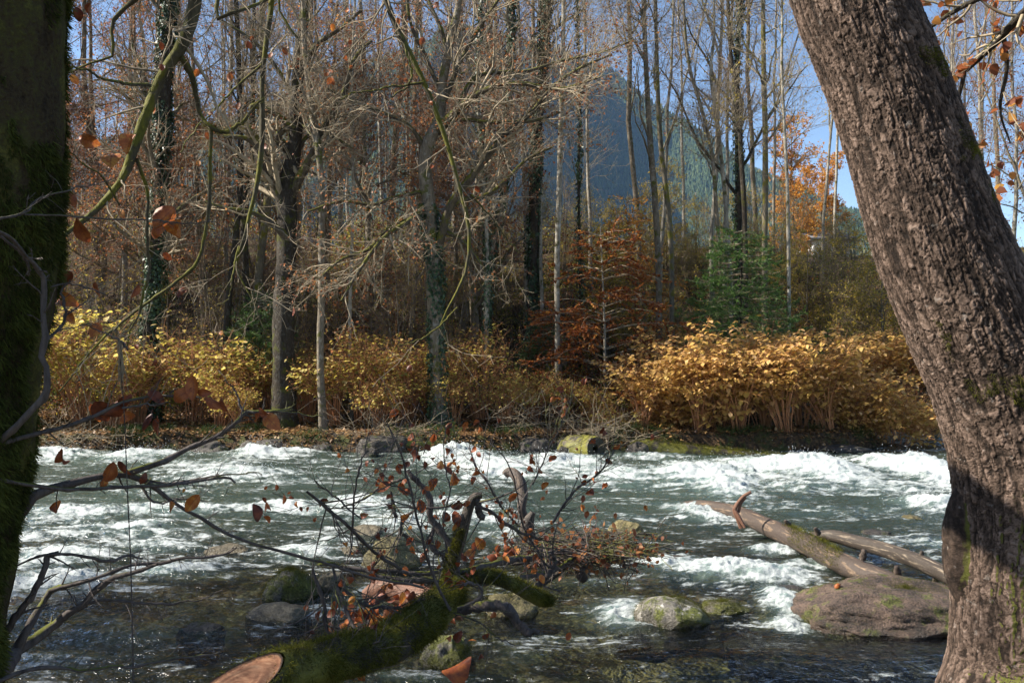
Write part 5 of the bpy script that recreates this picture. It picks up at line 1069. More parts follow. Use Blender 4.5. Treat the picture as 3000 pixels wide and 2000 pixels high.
def rock(label, px0, px1, ytop, ybase, mat, seed, asp=.8, z0=0, prof=None, rough=.22, moss=0, sub=.4, n=110, ang=.0, sq=2.4, name="boulder"):
    """px0..px1 width at the waterline, ybase the waterline in front, ytop its top"""
    rng = np.random.default_rng(seed); df = (CAM[2]-z0)*FPX/(ybase-1000); rx = (px1-px0)/2/FPX*df; ry = rx*asp; dc = df+ry*.85
    rx = (px1-px0)/2/FPX*dc; x = ((px0+px1)/2-1500)/FPX*dc; H = CAM[2]-(ytop-1000)/FPX*dc-z0; H = max(H, .03)
    th, ph = np.meshgrid(np.linspace(0, 2*np.pi, n), np.linspace(0, np.pi, n//2))
    cx, cy, cz = np.sin(ph)*np.cos(th), np.sin(ph)*np.sin(th), np.cos(ph)
    q = (np.abs(cx)**sq+np.abs(cy)**sq+np.abs(cz)**sq)**(-1/sq); cx, cy, cz = cx*q, cy*q, cz*q
    nzz = fbm(cx*1.3+seed, cy*1.3, cz*1.3, 4, seed)-.5; fine = fbm(cx*9+seed, cy*9, cz*9, 3, seed+5)-.5
    cell = np.abs(fbm(cx*2.2, cy*2.2+seed, cz*2.2, 2, seed+9)-.5)
    fac = fbm(cx*2.6+seed*3, cy*2.6, cz*2.6, 5, seed+20, .62)-.5
    pn = norm(rng.normal(size=(13, 3))+[0, 0, .25]); pd = rng.uniform(.72, 1.02, 13)
    D3 = norm(np.stack([cx, cy, cz], -1)); dots = D3 @ pn.T; cut = np.min(np.where(dots > .15, pd/np.maximum(dots, .15), 9), -1)
    base_r = np.linalg.norm(np.stack([cx, cy, cz], -1), axis=-1); kk = 14; tgt = np.minimum(base_r, cut*1.12); tgt = -np.log(np.exp(-kk*base_r)+np.exp(-kk*cut*1.1))/kk+.03; cx, cy, cz = [q_*tgt/base_r for q_ in (cx, cy, cz)]
    r = 1+rough*1.5*nzz-.5*rough*cell*2+.06*fine+.22*fac*min(1, rough*5)
    X_ = cx*r*rx; Y_ = cy*r*ry; Zr = np.where(cz > 0, cz*H, cz*sub)*r
    if prof is not None: Zr = np.where(cz > 0, Zr*np.interp(np.clip(X_/rx, -1, 1), np.linspace(-1, 1, len(prof)), prof), Zr)
    Vv = np.stack([X_+ang*Zr, Y_, Zr], -1)+[x, dc, z0]; ny, nx = th.shape; i = (np.arange(ny-1)[:, None]*nx+np.arange(nx-1)[None]).ravel()
    g = G(); g.add(Vv, np.stack([i, i+nx, i+nx+1, i+1], -1), np.clip(.5+nzz.ravel(), 0, 1))
    if not moss: return single(name, g, M[mat], label, "rock" if name == "boulder" else "stone", (x, dc, z0))
    t = thing(name, label, "rock", (x, dc, z0)); part("stone", g, M[mat], t)
    v = Vv.reshape(-1, 3); cN = norm((v-[x, dc, z0-.1])/np.array([rx, ry, max(H, .1)])); mk = (fbm(v[:, 0]*4+seed, v[:, 1]*4, v[:, 2]*4, 3, 5)+.10*cN[:, 2] > .47) & (v[:, 2] > z0+.02)
    v, cN = v[mk], cN[mk]; ii = rng.integers(0, len(v), moss); g = G(); p = v[ii]+rng.normal(0, .012, (moss, 3))
    leaves(g, p, .011, rng, MOSS_T, D=cN[ii]+np.array([0, 0, .1]), Nn=cN[ii], jit=.7, tint=np.clip(fbm(p[:, 0]*16, p[:, 1]*16, p[:, 2]*16, 2, 4)+rng.normal(0, .2, moss), 0, 1)*.8)
    part("moss", g, M['moss'], t); return t
rock("dome-shaped boulder with thick green moss beside the tangled driftwood", 765, 935, 1668, 1762, 'rock_moss', 201, .8, moss=16000, prof=[.55, .85, 1, 1, .9, .6], rough=.12)
rock("smooth wet brown boulder with a dark hollow in front of the mossy dome", 728, 915, 1762, 1822, 'rock_wet', 202, .7, prof=[.7, 1, .9, .75, .9, .6], rough=.16)
rock("rounded olive-tan boulder behind the driftwood tangle", 1065, 1235, 1572, 1668, 'rock_olive', 203, .8, prof=[.6, .9, 1, 1, .8, .4])
rock("flat tan stone awash upstream of the olive-tan boulder", 1030, 1130, 1538, 1572, 'rock_wet', 204, .8)
rock("brown stone under the mossy branch in the middle", 1415, 1575, 1738, 1808, 'rock_olive', 205, .8, moss=2500)
rock("pale-topped mossy boulder standing alone right of the middle", 1862, 2078, 1748, 1842, 'rock_white', 206, .8, moss=9000, prof=[.75, 1.05, 1.05, .9, .75, .5], rough=.13, sq=2.8)
rock("low moss-flecked stone just right of the pale-topped boulder", 2045, 2190, 1758, 1800, 'rock_moss', 207, .75, moss=5000, prof=[.6, .85, 1, 1, .9, .5])
rock("huge reddish-brown boulder beside the leaning trunk", 2345, 2960, 1708, 1862, 'rock_brown', 208, .62, prof=[1.0, 1.06, 1.02, .95, .82, .66, .5], rough=.2, moss=16000, sq=4.5, n=240, sub=.6)
rock("angular tan stone behind the twig heap", 1785, 1885, 1525, 1574, 'rock_olive', 209, .8)
rock("grey-green mossy stone beneath the sawn mossy log", 1225, 1390, 1862, 1965, 'rock_moss', 210, .8, moss=6000)
rock("wet brown stone behind the left end of the driftwood log", 925, 1015, 1672, 1735, 'rock_wet', 211, .8)
rock("dark rippled stone barely breaking the water at lower left", 520, 660, 1828, 1882, 'rock_dark', 212, .8, z0=-.03, moss=1200)
rock("pale submerged stone in the left shallows", 600, 730, 1598, 1628, 'rock_wet', 213, .7, z0=-.02)
rock("reddish flat stone under the driftwood branches", 975, 1165, 1815, 1885, 'rock_brown', 214, .8, z0=-.02)
rock("small dark stone awash below the far right rapids", 2525, 2615, 1552, 1572, 'rock_dark', 215, .8)
rock("pale green stone under the foam at far right", 2640, 2700, 1508, 1525, 'rock_olive', 216, .8)
rock("long dark stone between the rapids and the mossy low stone", 2250, 2360, 1716, 1742, 'rock_dark', 217, .6)
rock("brown stone awash left of the small rapids", 1940, 2030, 1625, 1650, 'rock_dark', 218, .6)
rock("wide dark wet slab under the thin sheet of water in front of the huge boulder", 2150, 3050, 1868, 1990, 'rock_dark', 221, .5, z0=-.12, sq=4, rough=.1, prof=[.5, .75, .9, 1, 1, 1])
rock("tan stone in dark water left of the pale-topped boulder", 1780, 1870, 1842, 1862, 'rock_olive', 219, .8, z0=-.03)
rock("dark stone on the left of the olive-tan boulder", 985, 1060, 1600, 1632, 'rock_wet', 220, .8, z0=-.02)
fs = [(70, 190, 1286, 1320), (330, 380, 1300, 1318), (560, 690, 1292, 1322), (700, 860, 1284, 1320), (905, 985, 1292, 1322), (1040, 1200, 1268, 1326), (1055, 1110, 1308, 1334), (1260, 1420, 1288, 1320), (1510, 1650, 1276, 1320), (1625, 1670, 1304, 1336), (1830, 1900, 1292, 1330), (2400, 2560, 1302, 1322)]
for i, (a, b, c_, d_) in enumerate(fs):
    o = rock(f"dark mossy stone along the far waterline, {ordn(i)} from the left", a, b, c_, d_+6, 'rock_dark', 240+i, .7, rough=.4, n=70, moss=2500); o["group"] = "stones along the far waterline"

# ------------------------------------------------------------------ logs and driftwood
def wood_mat(name, a, b, bark=None, moss=0):
    m, nt, out = nmat(name); sx_ = nd(nt, "ShaderNodeSeparateXYZ"); nt.links.new(attr(nt, "uvp", "Vector"), sx_.inputs[0])
    tc = nd(nt, "ShaderNodeTexCoord").outputs["Object"]
    cb = nd(nt, "ShaderNodeCombineXYZ"); cs = math_(nt, 'MULTIPLY', sx_.outputs[0], 6.2832)
    nt.links.new(math_(nt, 'COSINE', cs), cb.inputs[0]); nt.links.new(math_(nt, 'SINE', cs), cb.inputs[1]); nt.links.new(math_(nt, 'MULTIPLY', sx_.outputs[1], 1.6), cb.inputs[2])
    n1 = noise(nt, 5, 6, .65, cb.outputs[0]); n0 = noise(nt, 2.2, 5, .7, cb.outputs[0], .6); n2 = noise(nt, 45, 3, .7, tc)
    c = ramp(nt, [(.35, a), (.65, b)], mixc(nt, .3, n1, n2))
    if bark: c = mixc(nt, ramp(nt, [(.38, (0, 0, 0)), (.46, (1, 1, 1))], n0), c, mixc(nt, n2, tuple(np.array(bark)*.3), bark))
    if moss: c = mixc(nt, ramp(nt, [(.8-.5*moss, (0, 0, 0)), (.87-.5*moss, (1, 1, 1))], noise(nt, 4, 5, .65, tc)), c, mixc(nt, n2, (.05, .05, .01), (.2, .19, .025)))
    princ(nt, out, c, .6, bumpn(nt, mixc(nt, .5, n1, n2), .9, .015), .35); return m
M['wood_tan'] = wood_mat("wood_tan", (.06, .04, .027), (.24, .165, .105), (.085, .062, .048))
M['wood_grey'] = wood_mat("wood_grey", (.06, .045, .033), (.26, .205, .145), (.065, .05, .038))
M['wood_dark'] = wood_mat('wood_dark', (.03, .024, .018), (.13, .1, .075), (.05, .045, .02))
M['wood_mossy'] = wood_mat("wood_mossy", (.04, .035, .025), (.16, .13, .09), (.06, .05, .04), .72)
M['wood_red'] = wood_mat("wood_red", (.13, .07, .045), (.38, .24, .17), (.2, .09, .05))
def logpart(t, pts, mat, k, s, rng, nm="log", lump=.10, cap=False):
    P, Q = pxline(pts, k); b = 1+lump*(2*fbm(np.cos(np.arange(s)/s*6.28)[None]*1.2+np.zeros((k, 1)), np.sin(np.arange(s)/s*6.28)[None]*1.2, np.linspace(0, 1, k)[:, None]*k/9, 3, int(pts[0][0]))-1)
    g = G(); V = tubes(g, P, Q, s, bump=b[None], cap=cap)[0]
    if t is not None: part(nm, g, M[mat], t)
    return P, Q, V, g
def zd(pts, z=.08):   # rows (px, py, rpx[, z]) on the water -> with depth
    return [(a[0], a[1], (CAM[2]-(a[3] if len(a) > 3 else z))*FPX/(a[1]-1000), a[2]) for a in pts]
def knob(t, px, py, d, r, rng, mat, nm="stub"):
    a = rng.normal(0, .5); dx, dy = math.sin(a)*r*1.1, -abs(math.cos(a))*r*1.2
    P, Q = pxline([(px-dx, py-dy*1.3, d+.02, r*1.1), (px, py, d, r*.8), (px+dx*.5, py+dy*.6, d-.01, r*.62), (px+dx*.7, py+dy*.95, d-.01, r*.5)], 10); g = G(); tubes(g, P, Q, 12, bump=1+.16*rng.normal(size=(1, 10, 12)), cap=True); part(nm, g, M[mat], t)
rng = np.random.default_rng(301)
pts = zd([(2010, 1478, 10, .0), (2060, 1482, 17, .05), (2150, 1500, 22, .1), (2250, 1543, 26, .12), (2350, 1588, 30, .13), (2450, 1642, 32, .12), (2560, 1690, 34, .12), (2660, 1728, 36, .12), (2760, 1762, 38, .12), (2900, 1800, 40, .1), (3050, 1835, 40, .1)])
t = thing("fallen_log", "long barkless brown log with knots and a moss cushion lying in the rapids", "log", onz(2350, 1588)); P, Q, V, _ = logpart(t, pts, 'wood_tan', 160, 40, rng)
for a in [(2305, 1530), (2392, 1552), (2530, 1620), (2500, 1645), (2628, 1668), (2575, 1683), (2385, 1620), (2340, 1605)]:
    j = np.argmin(np.abs((P[:, 0]/P[:, 1]*FPX+1500)-a[0])); knob(t, a[0], a[1], P[j, 1], rng.uniform(7, 11), rng, 'wood_tan')
part("moss", moss_tufts(V, P, 9000, .02, rng, lambda v, nn: (nn[:, 2] > -.1) & (np.abs((v[:, 0]/v[:, 1]*FPX+1500)-2380) < 75*(.7+.6*fbm(v[:, 0]*9, v[:, 1]*9, 0, 2, 3))), -.4), M['moss'], t)
for l in [[(2172, 1545, 9.7, 7), (2160, 1515, 9.7, 6), (2152, 1492, 9.7, 6), (2165, 1468, 9.7, 5), (2180, 1452, 9.7, 5), (2200, 1441, 9.7, 5)], [(2150, 1490, 9.7, 6), (2165, 1515, 9.65, 6), (2182, 1545, 9.6, 4)], [(2163, 1500, 9.7, 5), (2170, 1475, 9.7, 4), (2185, 1455, 9.7, 4)]]:
    logpart(t, l, 'wood_red', 14, 10, rng, "snag", .2)
t = thing("fallen_log", "paler upper log with grey bark patches lying above the knotty one", "log", onz(2600, 1640, .15))
pts = zd([(2375, 1572, 14, .16), (2440, 1570, 18, .2), (2520, 1590, 21, .22), (2600, 1612, 22, .24), (2680, 1640, 23, .26), (2750, 1672, 24, .26), (2830, 1712, 26, .25), (2950, 1770, 28, .22), (3080, 1840, 30, .2)])
P, Q, V, _ = logpart(t, pts, 'wood_grey', 120, 36, rng)
for a in [(2700, 1622), (2740, 1690)]:
    j = np.argmin(np.abs((P[:, 0]/P[:, 1]*FPX+1500)-a[0])); knob(t, a[0], a[1], P[j, 1], 8, rng, 'wood_grey')
t = thing("driftwood_log", "broken barkless log with splintered orange wood under the mossy stem", "log", onz(1200, 1800))
P, Q, V, _ = logpart(t, [(1075, 1745, 5.5, 22), (1120, 1725, 5.45, 32), (1180, 1738, 5.4, 36), (1250, 1758, 5.3, 36), (1310, 1778, 5.25, 32), (1360, 1795, 5.2, 22)], 'wood_red', 60, 30, rng, cap=True)
g = G(); n = 90; j = rng.integers(34, 56, n); v = V[j, rng.integers(0, 30, n)]; leaves(g, v, .07, rng, MOSS_T, D=np.array([.8, -.3, .4]), Nn=norm(v-P[j]), jit=.5); part("splinters", g, M['wood_tan'], t)
P, Q, V, _ = logpart(t, [(1130, 1735, 5.4, 14), (1100, 1760, 5.3, 14), (1078, 1790, 5.2, 12)], 'wood_red', 16, 16, rng, "stub")
t = thing("driftwood_limb", "pale ring-barked limb rising from the tangle in the middle", "driftwood", onz(1580, 1620))
logpart(t, [(1478, 1392, 6.5, 11), (1490, 1382, 6.5, 14), (1508, 1388, 6.45, 16), (1524, 1412, 6.4, 17), (1532, 1450, 6.35, 15), (1528, 1490, 6.3, 13), (1540, 1530, 6.3, 14), (1545, 1600, 6.3, 16)], 'wood_tan', 50, 16, rng, "upper_limb", .15, True)
logpart(t, [(1562, 1500, 6.0, 8), (1548, 1530, 6.0, 17), (1545, 1565, 6.0, 22), (1562, 1598, 6.0, 22), (1598, 1618, 5.95, 21), (1640, 1628, 5.9, 19), (1690, 1640, 5.9, 16), (1720, 1668, 5.9, 10)], 'wood_grey', 60, 24, rng, "lower_limb", .22, True)
for l in [[(1690, 1650, 5.8, 14), (1700, 1680, 5.8, 16), (1715, 1700, 5.8, 12)], [(1660, 1560, 5.9, 9), (1668, 1590, 5.9, 12), (1690, 1620, 5.9, 10), (1700, 1650, 5.9, 9)], [(1640, 1640, 5.7, 8), (1600, 1655, 5.7, 9), (1550, 1645, 5.7, 8), (1500, 1650, 5.7, 6)],
          [(1745, 1605, 5.8, 8), (1725, 1630, 5.8, 8), (1718, 1670, 5.8, 6)], [(1680, 1625, 5.75, 8), (1650, 1665, 5.7, 7), (1620, 1690, 5.65, 7), (1560, 1730, 5.6, 6)]]:
    logpart(t, l, 'wood_grey', 20, 12, rng, "root", .2)

# sawn mossy log with its standing stems
rng = np.random.default_rng(302)
t = thing("mossy_log", "sawn moss-covered log running from the bottom edge into the tangle", "log", at(1000, 1925, 3.3))
pts = [(836, 1966, 3.15, 60), (900, 1950, 3.25, 60), (1000, 1930, 3.4, 62), (1120, 1895, 3.6, 58), (1200, 1850, 3.8, 58), (1265, 1800, 4.0, 55), (1320, 1745, 4.2, 42), (1330, 1700, 4.3, 26)]
K_, S_ = 200, 64; P, Q = pxline(pts, K_); th = np.arange(S_)/S_*6.2832; zz = np.linspace(0, 1, K_)[:, None]
b = 1+.25*(fbm(np.cos(th)[None]+0*zz, np.sin(th)[None], zz*9, 4, 31)-.5); g = G(); V = tubes(g, P, Q, S_, bump=b[None])[0]
ax = norm(P[0]-P[6]); up_ = 0; sh = np.clip(.5+.5*(.55*((V-P[:, None])[..., 1])/Q[0]-.8*(V-P[:, None])[..., 2]/Q[0]), 0, 1.2)
fall = np.clip(1-np.arange(K_)/26, 0, 1)[:, None]
V2 = V+ax*(fall*(sh*.48))[..., None]; g.V[-1] = V2.reshape(-1, 3)
part("bark", g, M['wood_mossy'], t)
g = G(); ring = V2[0]; c0 = ring.mean(0); rr = np.linspace(0, 1, 14)[:, None, None]; W_ = c0+(ring[None]-c0)*rr*.97+ax*.004
W_ = W_+ax*(.006*rng.normal(size=(14, 1, 1))*rr); i = (np.arange(13)[:, None]*S_+np.arange(S_)[None]); i2 = (np.arange(13)[:, None]*S_+(np.arange(S_)[None]+1) % S_)
g.add(W_, np.stack([i.ravel(), i2.ravel(), i2.ravel()+S_, i.ravel()+S_], -1), np.repeat(np.linspace(0, 1, 14), S_), np.stack([np.broadcast_to(rr[..., 0], (14, S_)), np.broadcast_to(th[None], (14, S_))], -1))
m, nt, out = nmat("sawn_wood"); tc = nd(nt, "ShaderNodeTexCoord").outputs["Object"]
rn = math_(nt, 'ADD', attr(nt, "tint"), math_(nt, 'MULTIPLY', noise(nt, 14, 4, .6, tc), .35)); rs = math_(nt, 'SINE', math_(nt, 'MULTIPLY', rn, 34))
c = ramp(nt, [(.25, (.14, .045, .02)), (.55, (.42, .2, .1)), (.8, (.6, .36, .2))], math_(nt, 'ADD', math_(nt, 'MULTIPLY', rs, .035), noise(nt, 16, 5, .75, scalev(nt, tc, (1, 3, 3)))))
c = mixc(nt, ramp(nt, [(.9, (0, 0, 0)), (.96, (1, 1, 1))], attr(nt, "tint")), c, (.05, .03, .02)); princ(nt, out, c, .7, bumpn(nt, rs, .1, .002), .3)
part("sawn_end", g, m, t)
part("moss", moss_tufts(V2, P, 42000, .015, rng, lambda v, nn: (nn[:, 2] > -.6) & (fbm(v[:, 0]*7, v[:, 1]*7, v[:, 2]*7, 3, 6)+.18*nn[:, 2] > .44), .35), M['moss'], t)
mainstem = [(1318, 1760, 4.25, 26), (1322, 1700, 4.3, 24), (1326, 1650, 4.3, 21), (1340, 1600, 4.3, 19), (1357, 1545, 4.3, 17), (1370, 1500, 4.3, 15), (1382, 1465, 4.3, 14), (1395, 1452, 4.3, 12), (1412, 1450, 4.3, 9)]
P, Q, V, _ = logpart(t, mainstem, 'wood_grey', 70, 20, rng, "stem", .15)
part("stem_moss", moss_tufts(V, P, 15000, .013, rng, lambda v, nn: (nn[:, 0] < .5) & (v[:, 2] < 1.55-.25*fbm(v[:, 0]*20, 0, v[:, 2]*9, 2, 3)), .2), M['moss'], t)
ml = [[(1330, 1712, 4.3, 20), (1380, 1695, 4.3, 18), (1440, 1692, 4.35, 19), (1500, 1712, 4.4, 20), (1555, 1740, 4.5, 21), (1590, 1758, 4.6, 20), (1622, 1762, 4.6, 12)]]
for l in ml:
    P, Q, V, _ = logpart(t, l, 'wood_mossy', 50, 20, rng, "branch", .15); part("branch_moss", moss_tufts(V, P, 14000, .014, rng, lambda v, nn: nn[:, 2] > -.3, .5), M['moss'], t)
dk = [[(1330, 1790, 4.1, 16), (1385, 1775, 4.1, 15), (1440, 1762, 4.1, 15), (1480, 1772, 4.1, 14), (1510, 1805, 4.1, 13), (1540, 1828, 4.1, 11), (1562, 1832, 4.1, 7)],
    [(1342, 1715, 4.3, 9), (1336, 1650, 4.3, 9), (1322, 1590, 4.3, 9), (1295, 1545, 4.3, 9), (1270, 1510, 4.3, 9), (1268, 1455, 4.3, 9), (1245, 1420, 4.3, 8), (1215, 1395, 4.3, 8), (1200, 1372, 4.3, 6)],
    [(1000, 1655, 4.2, 3), (1060, 1668, 4.2, 6), (1120, 1688, 4.2, 7), (1200, 1698, 4.2, 8), (1300, 1705, 4.3, 9)], [(930, 1655, 4.1, 4), (960, 1650, 4.1, 6), (1010, 1668, 4.2, 6), (1110, 1680, 4.2, 6), (1200, 1682, 4.25, 6), (1300, 1680, 4.3, 7)],
    [(1340, 1680, 4.3, 9), (1420, 1658, 4.6, 9), (1500, 1642, 5, 9), (1580, 1630, 5.2, 9), (1660, 1615, 5.5, 8), (1690, 1602, 5.7, 8)], [(1350, 1710, 4.3, 6), (1440, 1708, 4.6, 6), (1540, 1690, 5, 7), (1620, 1672, 5.3, 7), (1670, 1640, 5.6, 7)],
    [(1560, 1725, 5, 9), (1590, 1700, 5, 8), (1615, 1660, 5, 7), (1630, 1640, 5, 6)], [(1290, 1532, 4.3, 7), (1272, 1545, 4.3, 6), (1266, 1575, 4.3, 7), (1282, 1598, 4.3, 7), (1318, 1612, 4.3, 5)],
    [(1240, 1480, 4.3, 3), (1205, 1500, 4.3, 4), (1180, 1530, 4.3, 5), (1182, 1560, 4.3, 5), (1205, 1578, 4.3, 4)], [(1395, 1455, 4.3, 9), (1402, 1480, 4.3, 10), (1405, 1515, 4.3, 9), (1400, 1522, 4.3, 5)],
    [(1405, 1485, 4.3, 5), (1440, 1500, 4.4, 5), (1480, 1540, 4.6, 5), (1530, 1575, 4.9, 4), (1560, 1590, 5, 3)], [(1145, 1440, 4.3, 4), (1152, 1475, 4.3, 5), (1158, 1490, 4.3, 4)], [(1000, 1485, 4.2, 2.5), (1060, 1465, 4.25, 3), (1100, 1440, 4.3, 3.5), (1140, 1425, 4.3, 4), (1180, 1430, 4.3, 3)],
    [(915, 1660, 3.7, 3), (925, 1695, 3.7, 5), (945, 1750, 3.7, 6), (955, 1810, 3.7, 6), (962, 1850, 3.7, 5), (1000, 1885, 3.6, 4), (1035, 1905, 3.5, 4)], [(975, 1660, 3.8, 3), (985, 1700, 3.8, 5), (1010, 1790, 3.7, 5), (1050, 1860, 3.6, 4), (1070, 1895, 3.5, 4)],
    [(962, 1850, 3.7, 4), (940, 1880, 3.6, 4), (935, 1900, 3.55, 3), (990, 1905, 3.5, 3), (1060, 1905, 3.45, 3), (1120, 1895, 3.4, 2)], [(995, 1700, 3.8, 5), (1020, 1735, 3.8, 5), (1050, 1760, 3.8, 5), (1100, 1780, 3.9, 5), (1180, 1790, 3.9, 4), (1230, 1770, 3.9, 2)],
    [(1060, 1520, 3.5, 2), (950, 1440, 3.5, 3), (890, 1410, 3.5, 2)], [(900, 1440, 3.4, 4), (960, 1490, 3.5, 5), (1030, 1550, 3.6, 5), (1100, 1625, 3.8, 5), (1170, 1690, 4, 5)], [(1032, 1548, 3.6, 3.5), (1040, 1480, 3.55, 3), (1060, 1400, 3.5, 2.5), (1080, 1340, 3.5, 2), (1100, 1290, 3.5, 1.5)],
    [(1320, 1788, 3.9, 4), (1290, 1730, 3.9, 4), (1262, 1660, 3.85, 3.5), (1240, 1570, 3.8, 3.5), (1215, 1490, 3.8, 3.5), (1190, 1390, 3.75, 3), (1165, 1310, 3.7, 2.5), (1125, 1230, 3.7, 1.5)], [(1310, 1620, 4, 2.5), (1300, 1520, 4, 2.5), (1320, 1430, 4, 2), (1300, 1340, 4, 1.8), (1310, 1250, 4, 1.2)],
    [(1520, 1540, 4.8, 3), (1470, 1490, 4.7, 3), (1420, 1420, 4.6, 3), (1370, 1360, 4.6, 2.5), (1345, 1300, 4.6, 1.5)], [(1620, 1530, 5, 4), (1650, 1480, 5, 4), (1690, 1430, 5, 3.5), (1740, 1390, 5, 3), (1775, 1340, 5, 2), (1800, 1300, 5, 1.2)], [(1560, 1420, 5, 2), (1590, 1360, 5, 2), (1640, 1280, 5, 1.6), (1690, 1180, 5, 1)],
    [(1440, 1300, 4.6, 1), (1480, 1340, 4.6, 1.6), (1510, 1400, 4.7, 2), (1530, 1500, 4.9, 2.5), (1590, 1580, 5, 3)], [(1340, 1780, 4, 4), (1400, 1760, 4, 5), (1415, 1740, 4, 4), (1390, 1725, 4, 4), (1355, 1730, 4, 3)], [(1330, 1795, 4, 3), (1400, 1820, 3.9, 2.5), (1450, 1860, 3.8, 2), (1500, 1890, 3.8, 1.2)],
    [(1750, 1350, 5, 1.5), (1790, 1320, 5, 1.5), (1865, 1305, 5, 1.2)], [(1240, 1330, 4.2, 1.5), (1255, 1280, 4.2, 1.2), (1280, 1230, 4.2, 1)]]
LP, LR = branch_set(t, dk, 'bark_branch', rng, 30, .12, 8)
th_ = LR.max(1) < .012
B2, R2 = grow(LP[6:], LR[6:], 420, .1, 1, 25, 70, .12, .6, .5, 8, .12, .02, .0017, rng); g = G(); tubes(g, B2, R2, 4)
B3, R3 = grow(B2, R2, 800, .15, 1, 25, 65, .05, .25, .6, 5, .1, .02, .0013, rng); tubes(g, B3, R3, 3); part("twigs", g, M['bark_branch'], t)
g = G(); p, d = along(B3, 170, rng)
for q in p: bigleaf(g, q, rng.uniform(.02, .055), [rng.normal(0, .8), rng.normal(0, .5), -.8], norm([rng.normal(0, .7), -1, rng.normal(.2, .5)]), rng, .9)
part("small_leaves", g, M['bigleaf'], t)
leafset(t, [(1210, 1337, 26), (1231, 1340, 12), (1246, 1364, 14), (1192, 1360, 14), (1074, 1358, 10), (1092, 1352, 7), (1072, 1405, 10), (1118, 1398, 15), (1110, 1420, 12), (1124, 1430, 25), (1145, 1402, 14), (1170, 1380, 12), (1182, 1412, 14), (1176, 1430, 18), (1190, 1440, 16), (1206, 1442, 15), (1240, 1440, 10), (1268, 1418, 20), (1328, 1412, 24), (1386, 1404, 15), (1236, 1492, 22),
    (1310, 1520, 22), (1338, 1522, 26), (1338, 1484, 20), (1366, 1476, 14), (1330, 1545, 12), (1465, 1522, 14), (1470, 1540, 15), (1500, 1454, 20), (1505, 1530, 9), (1408, 1596, 28), (1375, 1618, 20), (1362, 1636, 16), (1384, 1652, 16), (1385, 1672, 18), (1202, 1590, 16), (1212, 1612, 14), (1240, 1632, 18), (1285, 1660, 9), (1318, 1712, 20), (1345, 1716, 22), (1308, 1742, 20), (1325, 1690, 10),
    (1152, 1212, 20), (1202, 1248, 12), (1210, 1300, 9), (1312, 1320, 14), (1325, 1335, 10), (1072, 1262, 8), (1202, 1545, 9), (1246, 1545, 9), (1345, 1470, 8), (1300, 1445, 8), (1340, 1380, 8), (1270, 1345, 7), (1330, 1350, 8),
    (1712, 1396, 10, 5), (1712, 1412, 12, 5), (1775, 1422, 10, 5), (1708, 1462, 12, 5), (1590, 1460, 9, 5), (1602, 1440, 8, 5), (1718, 1508, 12, 5), (1803, 1512, 10, 5), (1618, 1552, 10, 5), (1615, 1530, 8, 5), (1860, 1562, 10, 5), (1892, 1488, 10, 5), (1530, 1388, 6, 5), (1542, 1384, 6, 5), (1558, 1332, 5, 5), (1690, 1400, 6, 5), (1570, 1660, 12, 5), (1565, 1675, 9, 5),
    (855, 1455, 9, 3.6), (868, 1478, 11, 3.6), (882, 1492, 9, 3.6), (902, 1492, 9, 3.6), (775, 1465, 11, 3.6), (845, 1445, 7, 3.6), (1235, 1715, 9), (1030, 1690, 14, 3.7), (1345, 1765, 12)], rng, 4.15)
# drowned leaves caught against the log
g = G(); n = 130
for (a, b, sa, sb, n_) in [(1060, 1800, 40, 32, 34), (1190, 1805, 55, 22, 30), (1150, 1760, 40, 15, 10), (1290, 1760, 40, 18, 12), (1490, 1615, 40, 18, 16), (1345, 1870, 40, 12, 4)]:
    for _ in range(n_):
        px, py = a+rng.normal(0, sa), b+rng.normal(0, sb); d = 5.0 if a < 1400 else 5.7; d = 4.7 if a == 1290 else d
        bigleaf(g, at(px, py, d+rng.normal(0, .08)), rng.uniform(.05, .09), rng.normal(size=3), norm(rng.normal(size=3)+[0, -1, .5]), rng, .5)
o = link("caught_leaves", mesh_from("caught_leaves", g, M['bigleaf'])); tag(o, "wet red-brown leaves caught against the log", None, kind='stuff')
# twig heap right of the tangle
n = 420; k = 7; a = np.array([at(x_, y_, 5.8+z_) for x_, y_, z_ in zip(rng.normal(1720, 90, n), rng.normal(1612, 22, n), rng.normal(0, .25, n))]); dd = norm(np.c_[rng.normal(.8, .7, n), rng.normal(0, .5, n), rng.normal(.02, .3, n)])
u = np.linspace(-.5, .5, k)[None, :, None]; B = a[:, None]+dd[:, None]*u*rng.uniform(.15, .6, n)[:, None, None]+np.cumsum(rng.normal(0, .006, (n, k, 3)), 1); B[..., 2] = np.maximum(B[..., 2], .015)
tw = thing("brushwood", "dark heap of fine twigs and withered leaves stranded in the rapids", "brushwood", at(1720, 1640, 5.8)); g = G(); tubes(g, B, np.full((n, k), .0028)*rng.uniform(.5, 1.4, (n, 1)), 4)
C, RC = grow(B, np.full((n, k), .003), 900, 0, 1, 30, 70, .06, .25, .6, 5, .1, .02, .0016, rng); tubes(g, C, RC, 3); part("twigs", g, M['bark_branch'], tw)
g = G(); p, d = along(C, 800, rng); leaves(g, p, .035, rng, LEAF_M, jit=.9); part("withered_leaves", g, M['leaf_brown'], tw)
